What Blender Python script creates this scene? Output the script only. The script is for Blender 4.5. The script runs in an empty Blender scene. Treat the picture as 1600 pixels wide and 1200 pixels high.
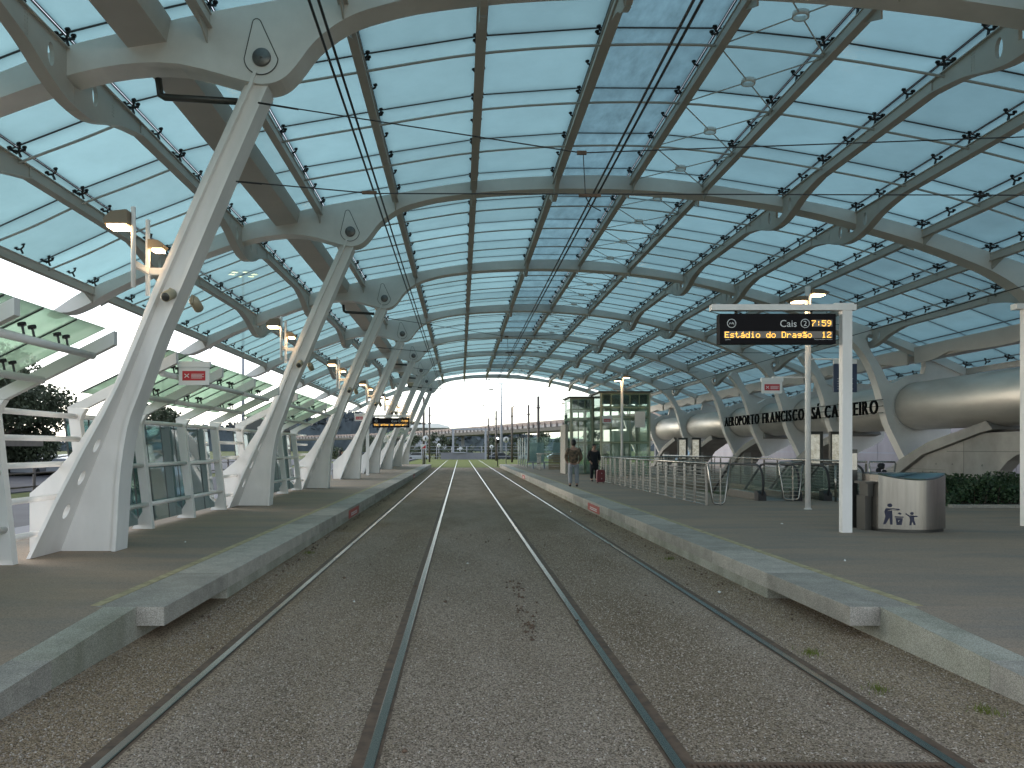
import bpy, bmesh, math, random
import numpy as np
from mathutils import Vector, Matrix, Euler
from mathutils.geometry import tessellate_polygon

random.seed(7); RNG = np.random.default_rng(7)
SC = bpy.context.scene
COL = SC.collection
R = math.radians
# ------------------------------------------------------------------ camera
CAMZ = 1.72
cam_d = bpy.data.cameras.new('camera'); cam = bpy.data.objects.new('camera', cam_d); COL.objects.link(cam)
cam.location = (0, 0, CAMZ); cam.rotation_euler = (R(90), 0, 0)
cam_d.sensor_width = 36; cam_d.lens = 28.125
cam_d.shift_x = 0.05; cam_d.shift_y = 0.063
cam_d.clip_start = 0.05; cam_d.clip_end = 6000
SC.camera = cam
# ------------------------------------------------------------------ light
SUN_EL, SUN_AZ = 14.0, -62.0            # low winter sun, ahead and to the left (azimuth from +Y, clockwise positive)
w = bpy.data.worlds.new('World'); SC.world = w; w.use_nodes = True
nt = w.node_tree; bg = nt.nodes['Background']
sky = nt.nodes.new('ShaderNodeTexSky'); sky.sky_type = 'NISHITA'; sky.sun_disc = False
sky.sun_elevation = R(SUN_EL); sky.sun_rotation = R(SUN_AZ)
sky.air_density = 1.0; sky.dust_density = 1.0; sky.ozone_density = 2.0; sky.altitude = 50
hs = nt.nodes.new('ShaderNodeHueSaturation'); hs.inputs['Saturation'].default_value = 0.5
nt.links.new(sky.outputs[0], hs.inputs['Color']); gm = nt.nodes.new('ShaderNodeGamma'); gm.inputs[1].default_value = 0.85       # thin even cloud evens the sky out
nt.links.new(hs.outputs[0], gm.inputs[0]); nt.links.new(gm.outputs[0], bg.inputs[0])
bg.inputs[1].default_value = 0.15
sd = bpy.data.lights.new('sun', 'SUN'); sd.energy = 0.06; sd.angle = R(30); sd.color = (1, 0.86, 0.7)
so = bpy.data.objects.new('sun', sd); COL.objects.link(so)
sdir = Vector((math.sin(R(SUN_AZ)) * math.cos(R(SUN_EL)), math.cos(R(SUN_AZ)) * math.cos(R(SUN_EL)), math.sin(R(SUN_EL))))
so.rotation_euler = sdir.to_track_quat('Z', 'Y').to_euler(); so.location = (-30, 40, 30)
SC.view_settings.view_transform = 'Standard'; SC.view_settings.look = 'None'
SC.view_settings.gamma = 1.0; SC.view_settings.use_curve_mapping = False
SC.view_settings.exposure = 2.2
SC.render.engine = 'CYCLES'
SC.cycles.max_bounces = 8; SC.cycles.transparent_max_bounces = 24; SC.cycles.use_denoising = True
SC.cycles.caustics_reflective = False; SC.cycles.caustics_refractive = False
SC.cycles.sample_clamp_indirect = 4.0

# ------------------------------------------------------------------ materials
M = {}
def mat(name, col, rough=0.6, metal=0.0, var=0.0, scale=3.0, bump=0.0, bscale=40.0, col2=None, stretch=None, emit=None, estr=0.0, detail=4.0, spec=0.5, speck=0.0, sscale=170):
    m = bpy.data.materials.new(name); m.use_nodes = True
    n = m.node_tree.nodes; L = m.node_tree.links; b = n['Principled BSDF']
    b.inputs['Roughness'].default_value = rough; b.inputs['Metallic'].default_value = metal
    b.inputs['Specular IOR Level'].default_value = spec
    b.inputs['Base Color'].default_value = (*col, 1)
    if var or bump or col2:
        g = n.new('ShaderNodeNewGeometry'); mp = n.new('ShaderNodeMapping'); L.new(g.outputs['Position'], mp.inputs[0])
        if stretch: mp.inputs['Scale'].default_value = stretch
    if var or col2:
        t = n.new('ShaderNodeTexNoise'); t.inputs['Scale'].default_value = scale; t.inputs['Detail'].default_value = detail; t.inputs['Roughness'].default_value = 0.62
        L.new(mp.outputs[0], t.inputs['Vector'])
        r = n.new('ShaderNodeValToRGB'); L.new(t.outputs['Fac'], r.inputs[0])
        c2 = col2 or tuple(c * (1 - var) for c in col); c1 = col if col2 else tuple(min(1, c * (1 + var)) for c in col)
        r.color_ramp.elements[0].position = 0.33; r.color_ramp.elements[1].position = 0.67
        r.color_ramp.elements[0].color = (*c2, 1); r.color_ramp.elements[1].color = (*c1, 1)
        L.new(r.outputs[0], b.inputs['Base Color'])
        if speck:
            v = n.new('ShaderNodeTexVoronoi'); v.inputs['Scale'].default_value = sscale; L.new(g.outputs['Position'], v.inputs['Vector'])
            sc_ = n.new('ShaderNodeSeparateColor'); L.new(v.outputs['Color'], sc_.inputs[0])
            q_ = n.new('ShaderNodeMapRange'); q_.inputs[3].default_value = 1 - speck; q_.inputs[4].default_value = 1 + speck; L.new(sc_.outputs[0], q_.inputs[0])
            vs = n.new('ShaderNodeVectorMath'); vs.operation = 'SCALE'; L.new(r.outputs[0], vs.inputs[0]); L.new(q_.outputs[0], vs.inputs['Scale']); L.new(vs.outputs[0], b.inputs['Base Color'])
    if bump:
        t2 = n.new('ShaderNodeTexNoise'); t2.inputs['Scale'].default_value = bscale; t2.inputs['Detail'].default_value = 3
        L.new(g.outputs['Position'], t2.inputs['Vector'])
        bp = n.new('ShaderNodeBump'); bp.inputs['Strength'].default_value = bump; bp.inputs['Distance'].default_value = 0.02
        L.new(t2.outputs['Fac'], bp.inputs['Height']); L.new(bp.outputs[0], b.inputs['Normal'])
    if emit:
        b.inputs['Emission Color'].default_value = (*emit, 1); b.inputs['Emission Strength'].default_value = estr
    M[name] = m; return m

def glass(name, tint, trans=(0.8, 0.9, 0.9), tf=0.2, gloss=0.06, dirt=None, rnd=0.12, nscale=1.2, rough=0.03, edge=0.0, streak=None):
    """sheet glass: tinted see-through, part diffuse frit, part mirror"""
    m = bpy.data.materials.new(name); m.use_nodes = True
    n = m.node_tree.nodes; L = m.node_tree.links; n.remove(n['Principled BSDF']); out = n['Material Output']
    oi = n.new('ShaderNodeObjectInfo'); g = n.new('ShaderNodeNewGeometry')
    no = n.new('ShaderNodeTexNoise'); no.inputs['Scale'].default_value = nscale; no.inputs['Detail'].default_value = 5; no.inputs['Roughness'].default_value = 0.65
    L.new(g.outputs['Position'], no.inputs['Vector'])
    mr = n.new('ShaderNodeMapRange'); mr.inputs[1].default_value = 0; mr.inputs[2].default_value = 1; mr.inputs[3].default_value = 1 - rnd; mr.inputs[4].default_value = 1 + rnd * 0.6
    L.new(oi.outputs['Random'], mr.inputs[0])
    mr2 = n.new('ShaderNodeMapRange'); mr2.inputs[1].default_value = 0.3; mr2.inputs[2].default_value = 0.7
    mr2.inputs[3].default_value = (1 - dirt) if dirt else 0.92; mr2.inputs[4].default_value = 1.05
    L.new(no.outputs['Fac'], mr2.inputs[0])
    mu = n.new('ShaderNodeMath'); mu.operation = 'MULTIPLY'; L.new(mr.outputs[0], mu.inputs[0]); L.new(mr2.outputs[0], mu.inputs[1])
    if streak:
        mp = n.new('ShaderNodeMapping'); mp.inputs['Scale'].default_value = streak; L.new(g.outputs['Position'], mp.inputs[0]); L.new(mp.outputs[0], no.inputs['Vector'])
    fac = mu.outputs[0]
    if edge:        # grime gathered along the sealed borders of each pane
        tc = n.new('ShaderNodeTexCoord'); sx = n.new('ShaderNodeSeparateXYZ'); L.new(tc.outputs['Generated'], sx.inputs[0]); acc = None
        for k in (0, 1):
            a1 = n.new('ShaderNodeMath'); a1.operation = 'MULTIPLY_ADD'; L.new(sx.outputs[k], a1.inputs[0]); a1.inputs[1].default_value = 2; a1.inputs[2].default_value = -1
            a2 = n.new('ShaderNodeMath'); a2.operation = 'ABSOLUTE'; L.new(a1.outputs[0], a2.inputs[0])
            a3 = n.new('ShaderNodeMath'); a3.operation = 'POWER'; L.new(a2.outputs[0], a3.inputs[0]); a3.inputs[1].default_value = 11
            if acc is None: acc = a3
            else:
                a4 = n.new('ShaderNodeMath'); a4.operation = 'MAXIMUM'; L.new(acc.outputs[0], a4.inputs[0]); L.new(a3.outputs[0], a4.inputs[1]); acc = a4
        a5 = n.new('ShaderNodeMath'); a5.operation = 'MULTIPLY_ADD'; L.new(acc.outputs[0], a5.inputs[0]); a5.inputs[1].default_value = -edge; a5.inputs[2].default_value = 1
        a6 = n.new('ShaderNodeMath'); a6.operation = 'MULTIPLY'; L.new(a5.outputs[0], a6.inputs[0]); L.new(fac, a6.inputs[1]); fac = a6.outputs[0]
    vm = n.new('ShaderNodeVectorMath'); vm.operation = 'SCALE'; vm.inputs[0].default_value = tint; L.new(fac, vm.inputs['Scale'])
    vt = n.new('ShaderNodeVectorMath'); vt.operation = 'SCALE'; vt.inputs[0].default_value = trans; L.new(fac, vt.inputs['Scale'])
    tr = n.new('ShaderNodeBsdfTransparent'); L.new(vm.outputs[0], tr.inputs[0])
    tl = n.new('ShaderNodeBsdfTranslucent'); L.new(vt.outputs[0], tl.inputs[0])
    gl = n.new('ShaderNodeBsdfGlossy'); gl.inputs['Roughness'].default_value = rough; gl.inputs[0].default_value = (0.9, 0.95, 0.97, 1)
    m1 = n.new('ShaderNodeMixShader'); m1.inputs[0].default_value = tf; L.new(tr.outputs[0], m1.inputs[1]); L.new(tl.outputs[0], m1.inputs[2])
    lw = n.new('ShaderNodeLayerWeight'); lw.inputs[0].default_value = 0.25
    ma = n.new('ShaderNodeMath'); ma.operation = 'MULTIPLY_ADD'; L.new(lw.outputs['Facing'], ma.inputs[0]); ma.inputs[1].default_value = 0.22; ma.inputs[2].default_value = gloss
    m2 = n.new('ShaderNodeMixShader'); L.new(ma.outputs[0], m2.inputs[0]); L.new(m1.outputs[0], m2.inputs[1]); L.new(gl.outputs[0], m2.inputs[2])
    L.new(m2.outputs[0], out.inputs['Surface']); M[name] = m; return m

mat('paint', (0.75, 0.73, 0.70), 0.5, var=0.09, scale=1.1, detail=9)
mat('column_paint', (0.82, 0.79, 0.76), 0.45, var=0.07, scale=1.4, detail=9, stretch=(1.6, 1.6, .6))
mat('roof_steel', (0.50, 0.47, 0.43), 0.5, var=0.05, scale=1.5)
mat('black', (0.012, 0.012, 0.013), 0.5)
mat('gasket', (0.05, 0.055, 0.055), 0.6)
mat('dark_metal', (0.07, 0.068, 0.062), 0.4, 0.6)
mat('pin_metal', (0.16, 0.155, 0.15), 0.35, 0.7, var=0.2, scale=9)
mat('stainless', (0.36, 0.34, 0.315), 0.27, 1.0, var=0.12, scale=2.5, stretch=(8, 8, 0.5))
mat('cable_steel', (0.34, 0.32, 0.29), 0.5)
mat('tube_steel', (0.56, 0.54, 0.50), 0.46, 0.72, var=0.16, scale=1.1, stretch=(1, 0.25, 1), bump=0.02, bscale=6)
mat('pavement', (0.36, 0.265, 0.19), 0.85, col2=(0.225, 0.2, 0.172), scale=0.8, bump=0.1, bscale=60, detail=9, stretch=(.35, 1.5, 1), spec=0.3, speck=0.22, sscale=110)
mat('coping', (0.370, 0.340, 0.295), 0.8, var=0.16, scale=3.5, bump=0.25, bscale=140, detail=8, speck=0.38)
mat('coping_b', (0.320, 0.295, 0.255), 0.8, var=0.18, scale=3.0, bump=0.25, bscale=140, detail=8, speck=0.38)
mat('coping_c', (0.410, 0.375, 0.325), 0.8, var=0.15, scale=4, bump=0.25, bscale=140, detail=8, speck=0.38)
mat('wall_concrete', (0.42, 0.40, 0.34), 0.85, col2=(0.24, 0.235, 0.18), scale=1.6, bump=0.2, bscale=90, detail=8, stretch=(1, 1, 0.6), speck=0.38)
mat('concrete', (0.29, 0.28, 0.26), 0.85, var=0.2, scale=0.9, bump=0.08, bscale=30, detail=8)
mat('pale_concrete', (0.27, 0.262, 0.285), 0.85, var=0.1, scale=0.6)
mat('yellow_line', (0.38, 0.32, 0.18), 0.75, var=0.3, scale=7)
mat('rail_top', (0.26, 0.235, 0.21), 0.26, 1.0, var=0.1, scale=.6)
mat('rail_side', (0.12, 0.075, 0.048), 0.75, var=0.35, scale=9)
mat('grass', (0.17, 0.185, 0.045), 0.9, col2=(0.09, 0.115, 0.028), scale=1.5, bump=0.4, bscale=12, spec=0.1)
mat('grass_dry', (0.15, 0.16, 0.06), 0.9, col2=(0.07, 0.09, 0.03), scale=0.8, spec=0.1)
mat('asphalt', (0.06, 0.06, 0.068), 0.85, var=0.2, scale=0.7)
mat('leaf_dark', (0.045, 0.06, 0.03), 0.7, var=0.4, scale=0.8)
mat('leaf_hedge', (0.03, 0.06, 0.022), 0.6, var=0.45, scale=6)
mat('bark', (0.08, 0.06, 0.045), 0.9, var=0.3, scale=6)
mat('far_forest', (0.06, 0.075, 0.085), 0.95, var=0.3, scale=0.1)
mat('mast', (0.085, 0.07, 0.06), 0.6, var=0.2, scale=2)
mat('grey_mast', (0.32, 0.33, 0.36), 0.5)
mat('white', (0.78, 0.78, 0.76), 0.5)
mat('sign_red', (0.50, 0.035, 0.045), 0.5)
mat('faded_red', (0.42, 0.09, 0.07), 0.7, var=0.25, scale=8)
mat('sign_blue', (0.025, 0.04, 0.085), 0.4)
mat('screen', (0.01, 0.008, 0.01), 0.6, spec=0.15)
mat('led_back', (0.2, 0.165, 0.14), 0.4)
mat('led', (0.3, 0.16, 0.02), 0.5, emit=(1.0, 0.50, 0.07), estr=0.75)
mat('print_white', (0.75, 0.75, 0.75), 0.6)
mat('navy_print', (0.012, 0.014, 0.04), 0.5)
mat('beige', (0.42, 0.36, 0.25), 0.5)
mat('lamp_shell', (0.20, 0.16, 0.11), 0.5)
mat('lamp_lens', (0.9, 0.8, 0.7), 0.3, emit=(1.0, 0.66, 0.33), estr=6)
mat('lightbox', (0.75, 0.73, 0.66), 0.4, col2=(0.16, 0.15, 0.08), scale=5.0, emit=(0.9, 0.85, 0.7), estr=0.07)
mat('letter_black', (0.006, 0.006, 0.006), 0.9, spec=0.1)
mat('lift_frame', (0.44, 0.43, 0.31), 0.5)
mat('lift_roof', (0.07, 0.075, 0.07), 0.5)
mat('wood', (0.25, 0.17, 0.09), 0.6, var=0.25, scale=6, stretch=(1, 1, 12))
mat('rubber', (0.018, 0.018, 0.02), 0.55)
mat('step', (0.2, 0.2, 0.2), 0.5, 0.8)
mat('camo', (0.24, 0.16, 0.10), 0.85, col2=(0.02, 0.02, 0.018), scale=11)
mat('jeans', (0.30, 0.31, 0.34), 0.85, var=0.1, scale=10)
mat('dark_cloth', (0.012, 0.013, 0.016), 0.85)
mat('skin', (0.38, 0.22, 0.16), 0.55)
mat('hair', (0.012, 0.01, 0.009), 0.6)
mat('case_red', (0.16, 0.012, 0.02), 0.45)
mat('car_grey', (0.35, 0.37, 0.40), 0.25, 0.3); mat('car_white', (0.7, 0.7, 0.72), 0.3); mat('car_dark', (0.05, 0.055, 0.07), 0.25)
mat('car_blue', (0.10, 0.14, 0.22), 0.25); mat('car_glass', (0.03, 0.035, 0.04), 0.1); mat('tyre', (0.015, 0.015, 0.015), 0.8)
mat('rust_beam', (0.19, 0.155, 0.145), 0.8, var=0.15, scale=0.3)
mat('wall_purple', (0.2, 0.2, 0.215), 0.8, var=0.1, scale=0.4)
mat('signal_light', (0.7, 0.75, 0.8), 0.3, emit=(0.8, 0.95, 1), estr=3)
glass('roof_glass', (0.088, 0.146, 0.152), (0.30, 0.475, 0.48), 0.5, 0.02, rough=0.2, edge=0.42, rnd=0.18)
glass('roof_glass_dirty', (0.074, 0.13, 0.145), (0.25, 0.41, 0.44), 0.5, 0.03, dirt=0.36, nscale=1.6, rough=0.2, edge=0.3, rnd=0.16, streak=(2.2, .8, 1))
glass('roof_glass_far', (0.095, 0.153, 0.158), (0.32, 0.495, 0.50), 0.5, 0.02, rough=0.2)
glass('shelter_glass', (0.46, 0.56, 0.48), (0.74, 0.86, 0.74), 0.45, 0.03, rnd=0.22, edge=0.25)
glass('wall_glass', (0.20, 0.30, 0.305), (0.22, 0.33, 0.33), 0.14, 0.2, rnd=0.15)
glass('clear_glass', (0.86, 0.95, 0.93), (0.4, 0.6, 0.6), 0.04, 0.06)
glass('lift_glass', (0.86, 0.94, 0.90), (0.5, 0.66, 0.6), 0.10, 0.05)
glass('escalator_glass', (0.86, 0.92, 0.89), (0.4, 0.5, 0.5), 0.05, 0.05)
glass('lid_glass', (0.35, 0.5, 0.55), (0.4, 0.6, 0.65), 0.3, 0.2)

def gravel_mat():
    m = bpy.data.materials.new('gravel'); m.use_nodes = True; n = m.node_tree.nodes; L = m.node_tree.links; b = n['Principled BSDF']
    g = n.new('ShaderNodeNewGeometry')
    v = n.new('ShaderNodeTexVoronoi'); v.inputs['Scale'].default_value = 95; L.new(g.outputs['Position'], v.inputs['Vector'])
    r = n.new('ShaderNodeValToRGB'); e = r.color_ramp.elements; e[0].color = (0.115, 0.088, 0.064, 1); e[1].color = (0.54, 0.45, 0.355, 1)
    e[0].position = 0.0; e[1].position = 1.0; e.new(0.5).color = (0.335, 0.27, 0.21, 1)
    sp = n.new('ShaderNodeSeparateColor'); L.new(v.outputs['Color'], sp.inputs[0]); L.new(sp.outputs[0], r.inputs[0])
    no = n.new('ShaderNodeTexNoise'); no.inputs['Scale'].default_value = 0.9; no.inputs['Detail'].default_value = 6
    mp = n.new('ShaderNodeMapping'); mp.inputs['Scale'].default_value = (1.6, 0.5, 1); L.new(g.outputs['Position'], mp.inputs[0]); L.new(mp.outputs[0], no.inputs['Vector'])
    r2 = n.new('ShaderNodeValToRGB'); r2.color_ramp.elements[0].position = 0.3; r2.color_ramp.elements[1].position = 0.7
    r2.color_ramp.elements[0].color = (0.76, 0.72, 0.66, 1); r2.color_ramp.elements[1].color = (1.02, 1.0, 0.98, 1); L.new(no.outputs['Fac'], r2.inputs[0])
    sxx = n.new('ShaderNodeSeparateXYZ'); L.new(g.outputs['Position'], sxx.inputs[0]); wob = n.new('ShaderNodeMath'); wob.operation = 'MULTIPLY_ADD'; L.new(no.outputs['Fac'], wob.inputs[0]); wob.inputs[1].default_value = .9; L.new(sxx.outputs[0], wob.inputs[2])
    mrx = n.new('ShaderNodeMapRange'); mrx.inputs[1].default_value = -2.55; mrx.inputs[2].default_value = 4.25; L.new(wob.outputs[0], mrx.inputs[0])
    r3 = n.new('ShaderNodeValToRGB'); L.new(mrx.outputs[0], r3.inputs[0]); el = r3.color_ramp.elements; br, gr, ol = (.97, .90, .80, 1), (1, 1, 1.02, 1), (.86, .84, .80, 1)
    el[0].position = 0; el[0].color = br; el[1].position = 1; el[1].color = (.95, .92, .84, 1)
    for p_, c_ in ((.14, br), (.2, gr), (.30, ol), (.40, gr), (.55, gr), (.64, ol), (.74, ol), (.84, gr), (.9, (.97, .93, .84, 1))): el.new(p_).color = c_
    m0 = n.new('ShaderNodeMix'); m0.data_type = 'RGBA'; m0.blend_type = 'MULTIPLY'; m0.inputs[0].default_value = 1; L.new(r2.outputs[0], m0.inputs[6]); L.new(r3.outputs[0], m0.inputs[7])
    mx = n.new('ShaderNodeMix'); mx.data_type = 'RGBA'; mx.blend_type = 'MULTIPLY'; mx.inputs[0].default_value = 1
    L.new(r.outputs[0], mx.inputs[6]); L.new(m0.outputs[2], mx.inputs[7]); L.new(mx.outputs[2], b.inputs['Base Color'])
    bp = n.new('ShaderNodeBump'); bp.inputs['Strength'].default_value = 0.8; bp.inputs['Distance'].default_value = 0.012; bp.invert = True
    L.new(v.outputs['Distance'], bp.inputs['Height']); L.new(bp.outputs[0], b.inputs['Normal']); b.inputs['Roughness'].default_value = 0.95; b.inputs['Specular IOR Level'].default_value = 0.2
    M['gravel'] = m
gravel_mat()
def pebble_mat():
    m = bpy.data.materials.new('pebble'); m.use_nodes = True; n = m.node_tree.nodes; L = m.node_tree.links; b = n['Principled BSDF']
    g = n.new('ShaderNodeNewGeometry'); r = n.new('ShaderNodeValToRGB'); L.new(g.outputs['Random Per Island'], r.inputs[0])
    e = r.color_ramp.elements; e[0].color = (0.2, 0.165, 0.13, 1); e[1].color = (0.54, 0.49, 0.43, 1); e.new(0.6).color = (0.345, 0.28, 0.22, 1); e.new(0.92).color = (0.47, 0.40, 0.33, 1)
    L.new(r.outputs[0], b.inputs['Base Color']); b.inputs['Roughness'].default_value = 0.85; M['pebble'] = m
pebble_mat()

# ------------------------------------------------------------------ mesh building
class MB:
    def __init__(s): s.v = []; s.f = []; s.m = []; s.cur = 0; s.smooth = []
    def face(s, idx, sm=False): s.f.append(idx); s.m.append(s.cur); s.smooth.append(sm)
    def box(s, c, d, rot=None):
        b = len(s.v); h = [x / 2 for x in d]
        for z in (-1, 1):
            for y in (-1, 1):
                for x in (-1, 1):
                    p = Vector((x * h[0], y * h[1], z * h[2]))
                    if rot is not None: p = rot @ p
                    s.v.append((p.x + c[0], p.y + c[1], p.z + c[2]))
        for q in ((0, 2, 3, 1), (4, 5, 7, 6), (0, 1, 5, 4), (2, 6, 7, 3), (0, 4, 6, 2), (1, 3, 7, 5)): s.face([b + i for i in q])
        return s
    def bb(s, x0, x1, y0, y1, z0, z1): return s.box(((x0 + x1) / 2, (y0 + y1) / 2, (z0 + z1) / 2), (abs(x1 - x0), abs(y1 - y0), abs(z1 - z0)))
    def tube(s, p0, p1, r, n=8, r1=None, caps=True):
        p0 = Vector(p0); p1 = Vector(p1); d = (p1 - p0)
        if d.length < 1e-6: return s
        q = d.to_track_quat('Z', 'Y'); b = len(s.v); r1 = r if r1 is None else r1
        for p, rr in ((p0, r), (p1, r1)):
            for i in range(n):
                a = 2 * math.pi * i / n; o = q @ Vector((math.cos(a) * rr, math.sin(a) * rr, 0)); s.v.append(tuple(p + o))
        for i in range(n): j = (i + 1) % n; s.face([b + i, b + j, b + n + j, b + n + i], n > 5)
        if caps: s.face([b + i for i in range(n - 1, -1, -1)]); s.face([b + n + i for i in range(n)])
        return s
    def path(s, pts, r, n=8, closed=False):
        pts = [Vector(p) for p in pts]; N = len(pts); b = len(s.v); up = None
        for k, p in enumerate(pts):
            a = pts[k - 1] if (k > 0 or closed) else p; c = pts[(k + 1) % N] if (k < N - 1 or closed) else p
            d = (c - a).normalized()
            if up is None:
                up = Vector((0, 0, 1)) if abs(d.z) < 0.9 else Vector((1, 0, 0))
            sx = d.cross(up); 
            if sx.length < 1e-5: sx = d.orthogonal()
            sx.normalize(); up = sx.cross(d).normalized()
            for i in range(n):
                t = 2 * math.pi * i / n; s.v.append(tuple(p + sx * math.cos(t) * r + up * math.sin(t) * r))
        for k in range(N if closed else N - 1):
            k2 = (k + 1) % N
            for i in range(n): j = (i + 1) % n; s.face([b + k * n + i, b + k * n + j, b + k2 * n + j, b + k2 * n + i], True)
        if not closed: s.face([b + i for i in range(n - 1, -1, -1)]); s.face([b + (N - 1) * n + i for i in range(n)])
        return s
    def prism(s, outer, f0, f1, holes=()):
        """2-D outline (with holes) carried to two sides by f0, f1"""
        loops = [outer] + list(holes); flat = [p for l in loops for p in l]
        tris = tessellate_polygon([[Vector((p[0], p[1], 0)) for p in l] for l in loops])
        b = len(s.v); n = len(flat)
        s.v += [tuple(f0(p)) for p in flat]; s.v += [tuple(f1(p)) for p in flat]
        for t in tris: s.face([b + t[0], b + t[1], b + t[2]]); s.face([b + n + t[2], b + n + t[1], b + n + t[0]])
        o = 0
        for l in loops:
            for i in range(len(l)): j = (i + 1) % len(l); s.face([b + o + i, b + o + j, b + n + o + j, b + n + o + i])
            o += len(l)
        return s
    def prismY(s, poly, y0, y1, holes=()): return s.prism(poly, lambda p: (p[0], y0, p[1]), lambda p: (p[0], y1, p[1]), holes)
    def prismX(s, poly, x0, x1, holes=()): return s.prism(poly, lambda p: (x0, p[0], p[1]), lambda p: (x1, p[0], p[1]), holes)
    def prismZ(s, poly, z0, z1, holes=()): return s.prism(poly, lambda p: (p[0], p[1], z0), lambda p: (p[0], p[1], z1), holes)
    def lathe(s, prof, c=(0, 0, 0), n=16, ax=None):
        b = len(s.v); q = Vector(ax).to_track_quat('Z', 'Y') if ax else None
        for (r, z) in prof:
            for i in range(n):
                a = 2 * math.pi * i / n; p = Vector((r * math.cos(a), r * math.sin(a), z))
                if q: p = q @ p
                s.v.append((p.x + c[0], p.y + c[1], p.z + c[2]))
        for k in range(len(prof) - 1):
            for i in range(n): j = (i + 1) % n; s.face([b + k * n + i, b + k * n + j, b + (k + 1) * n + j, b + (k + 1) * n + i], True)
        return s
    def quad(s, a, b_, c, d):
        b = len(s.v); s.v += [tuple(a), tuple(b_), tuple(c), tuple(d)]; s.face([b, b + 1, b + 2, b + 3]); return s
    def mesh(s, name, mats):
        me = bpy.data.meshes.new(name); me.from_pydata(s.v, [], s.f)
        for m in (mats if isinstance(mats, (list, tuple)) else [mats]): me.materials.append(M[m])
        me.polygons.foreach_set('material_index', s.m); me.polygons.foreach_set('use_smooth', s.smooth)
        bm = bmesh.new(); bm.from_mesh(me); bmesh.ops.recalc_face_normals(bm, faces=bm.faces); bm.to_mesh(me); bm.free()
        me.update(); return me
    def build(s, name, mats, parent=None, loc=None, smooth_angle=None):
        return put(s.mesh(name, mats), name, parent, loc)

def put(me, name, parent=None, loc=None, rot=None):
    o = bpy.data.objects.new(name, me); COL.objects.link(o)
    if loc is not None: o.location = loc
    if rot is not None: o.rotation_euler = rot
    if parent is not None: o.parent = parent
    return o
def empty(name, label, cat, loc=(0, 0, 0), group=None, rz=0):
    o = bpy.data.objects.new(name, None); COL.objects.link(o); o.location = loc; o.rotation_euler = (0, 0, rz); tag(o, label, cat, group); return o
def tag(o, label=None, cat=None, group=None, kind=None):
    if label: o['label'] = label
    if cat: o['category'] = cat
    if group: o['group'] = group
    if kind: o['kind'] = kind
    return o
def kids(o): return [c for c in bpy.data.objects if c.parent == o]
def copy_tree(o, parent=None, loc=None, label=None, rz=None):
    c = o.copy(); COL.objects.link(c); c.parent = parent
    if loc is not None: c.location = loc
    if rz is not None: c.rotation_euler.z = rz
    if label: c['label'] = label
    for k in list(o.children): copy_tree(k, c)
    return c
def cr(pts, k=4):
    out = []; n = len(pts)
    for i in range(n - 1):
        p0 = pts[max(i - 1, 0)]; p1 = pts[i]; p2 = pts[i + 1]; p3 = pts[min(i + 2, n - 1)]
        for j in range(k):
            t = j / k
            out.append(tuple(0.5 * (2 * p1[a] + (p2[a] - p0[a]) * t + (2 * p0[a] - 5 * p1[a] + 4 * p2[a] - p3[a]) * t * t + (3 * p1[a] - p0[a] - 3 * p2[a] + p3[a]) * t ** 3) for a in range(len(p1))))
    out.append(tuple(pts[-1])); return out
def interp(pts, x):
    for a, b in zip(pts, pts[1:]):
        if a[0] <= x <= b[0]: return a[1] + (b[1] - a[1]) * (x - a[0]) / (b[0] - a[0])
    return pts[0][1] if x < pts[0][0] else pts[-1][1]
def circ(cx, cy, r, n=16, ry=None): return [(cx + r * math.cos(2 * math.pi * i / n), cy + (ry or r) * math.sin(2 * math.pi * i / n)) for i in range(n)]
def text_mesh(txt, size, extrude=0.0, align='LEFT', material='print_white', bold=0.0):
    cu = bpy.data.curves.new('t', 'FONT'); cu.body = txt; cu.size = size; cu.extrude = extrude; cu.align_x = align; cu.offset = bold; cu.resolution_u = 3
    o = bpy.data.objects.new('t', cu); COL.objects.link(o); dg = bpy.context.evaluated_depsgraph_get()
    me = bpy.data.meshes.new_from_object(o.evaluated_get(dg)); bpy.data.objects.remove(o); bpy.data.curves.remove(cu)
    me.materials.clear(); me.materials.append(M[material]); return me
ORD = ['first', 'second', 'third', 'fourth', 'fifth', 'sixth', 'seventh', 'eighth', 'ninth', 'tenth', 'eleventh', 'twelfth']

# ------------------------------------------------------------------ layout numbers
D = 8.9; Y1 = 11.1; NA = 9
YA = [Y1 + D * (k - 1) for k in range(NA)]          # arch planes, k = 0 is over the camera
PZ = 0.285                                          # platform height above rail head
PL, PR = -2.69, 3.53                                # platform edges

# ------------------------------------------------------------------ ground
mb = MB(); mb.bb(-400, 400, -60, 1500, -0.9, -0.5); o = mb.build('ground', 'grass_dry'); tag(o, kind='structure')
mb = MB(); mb.bb(-7.0, 30, -40, 126, -0.499, -0.03)
o = mb.build('terrain', 'grass_dry'); tag(o, kind='structure')
mb = MB(); mb.bb(-3.3, 4.2, -30, 72.4, -0.026, -0.012); o = mb.build('trackbed', 'gravel'); tag(o, kind='structure')
mb = MB(); mb.bb(-6.5, 26, 72.4, 126, -0.026, -0.01); o = mb.build('grass_track', 'grass'); tag(o, kind='structure')
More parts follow.
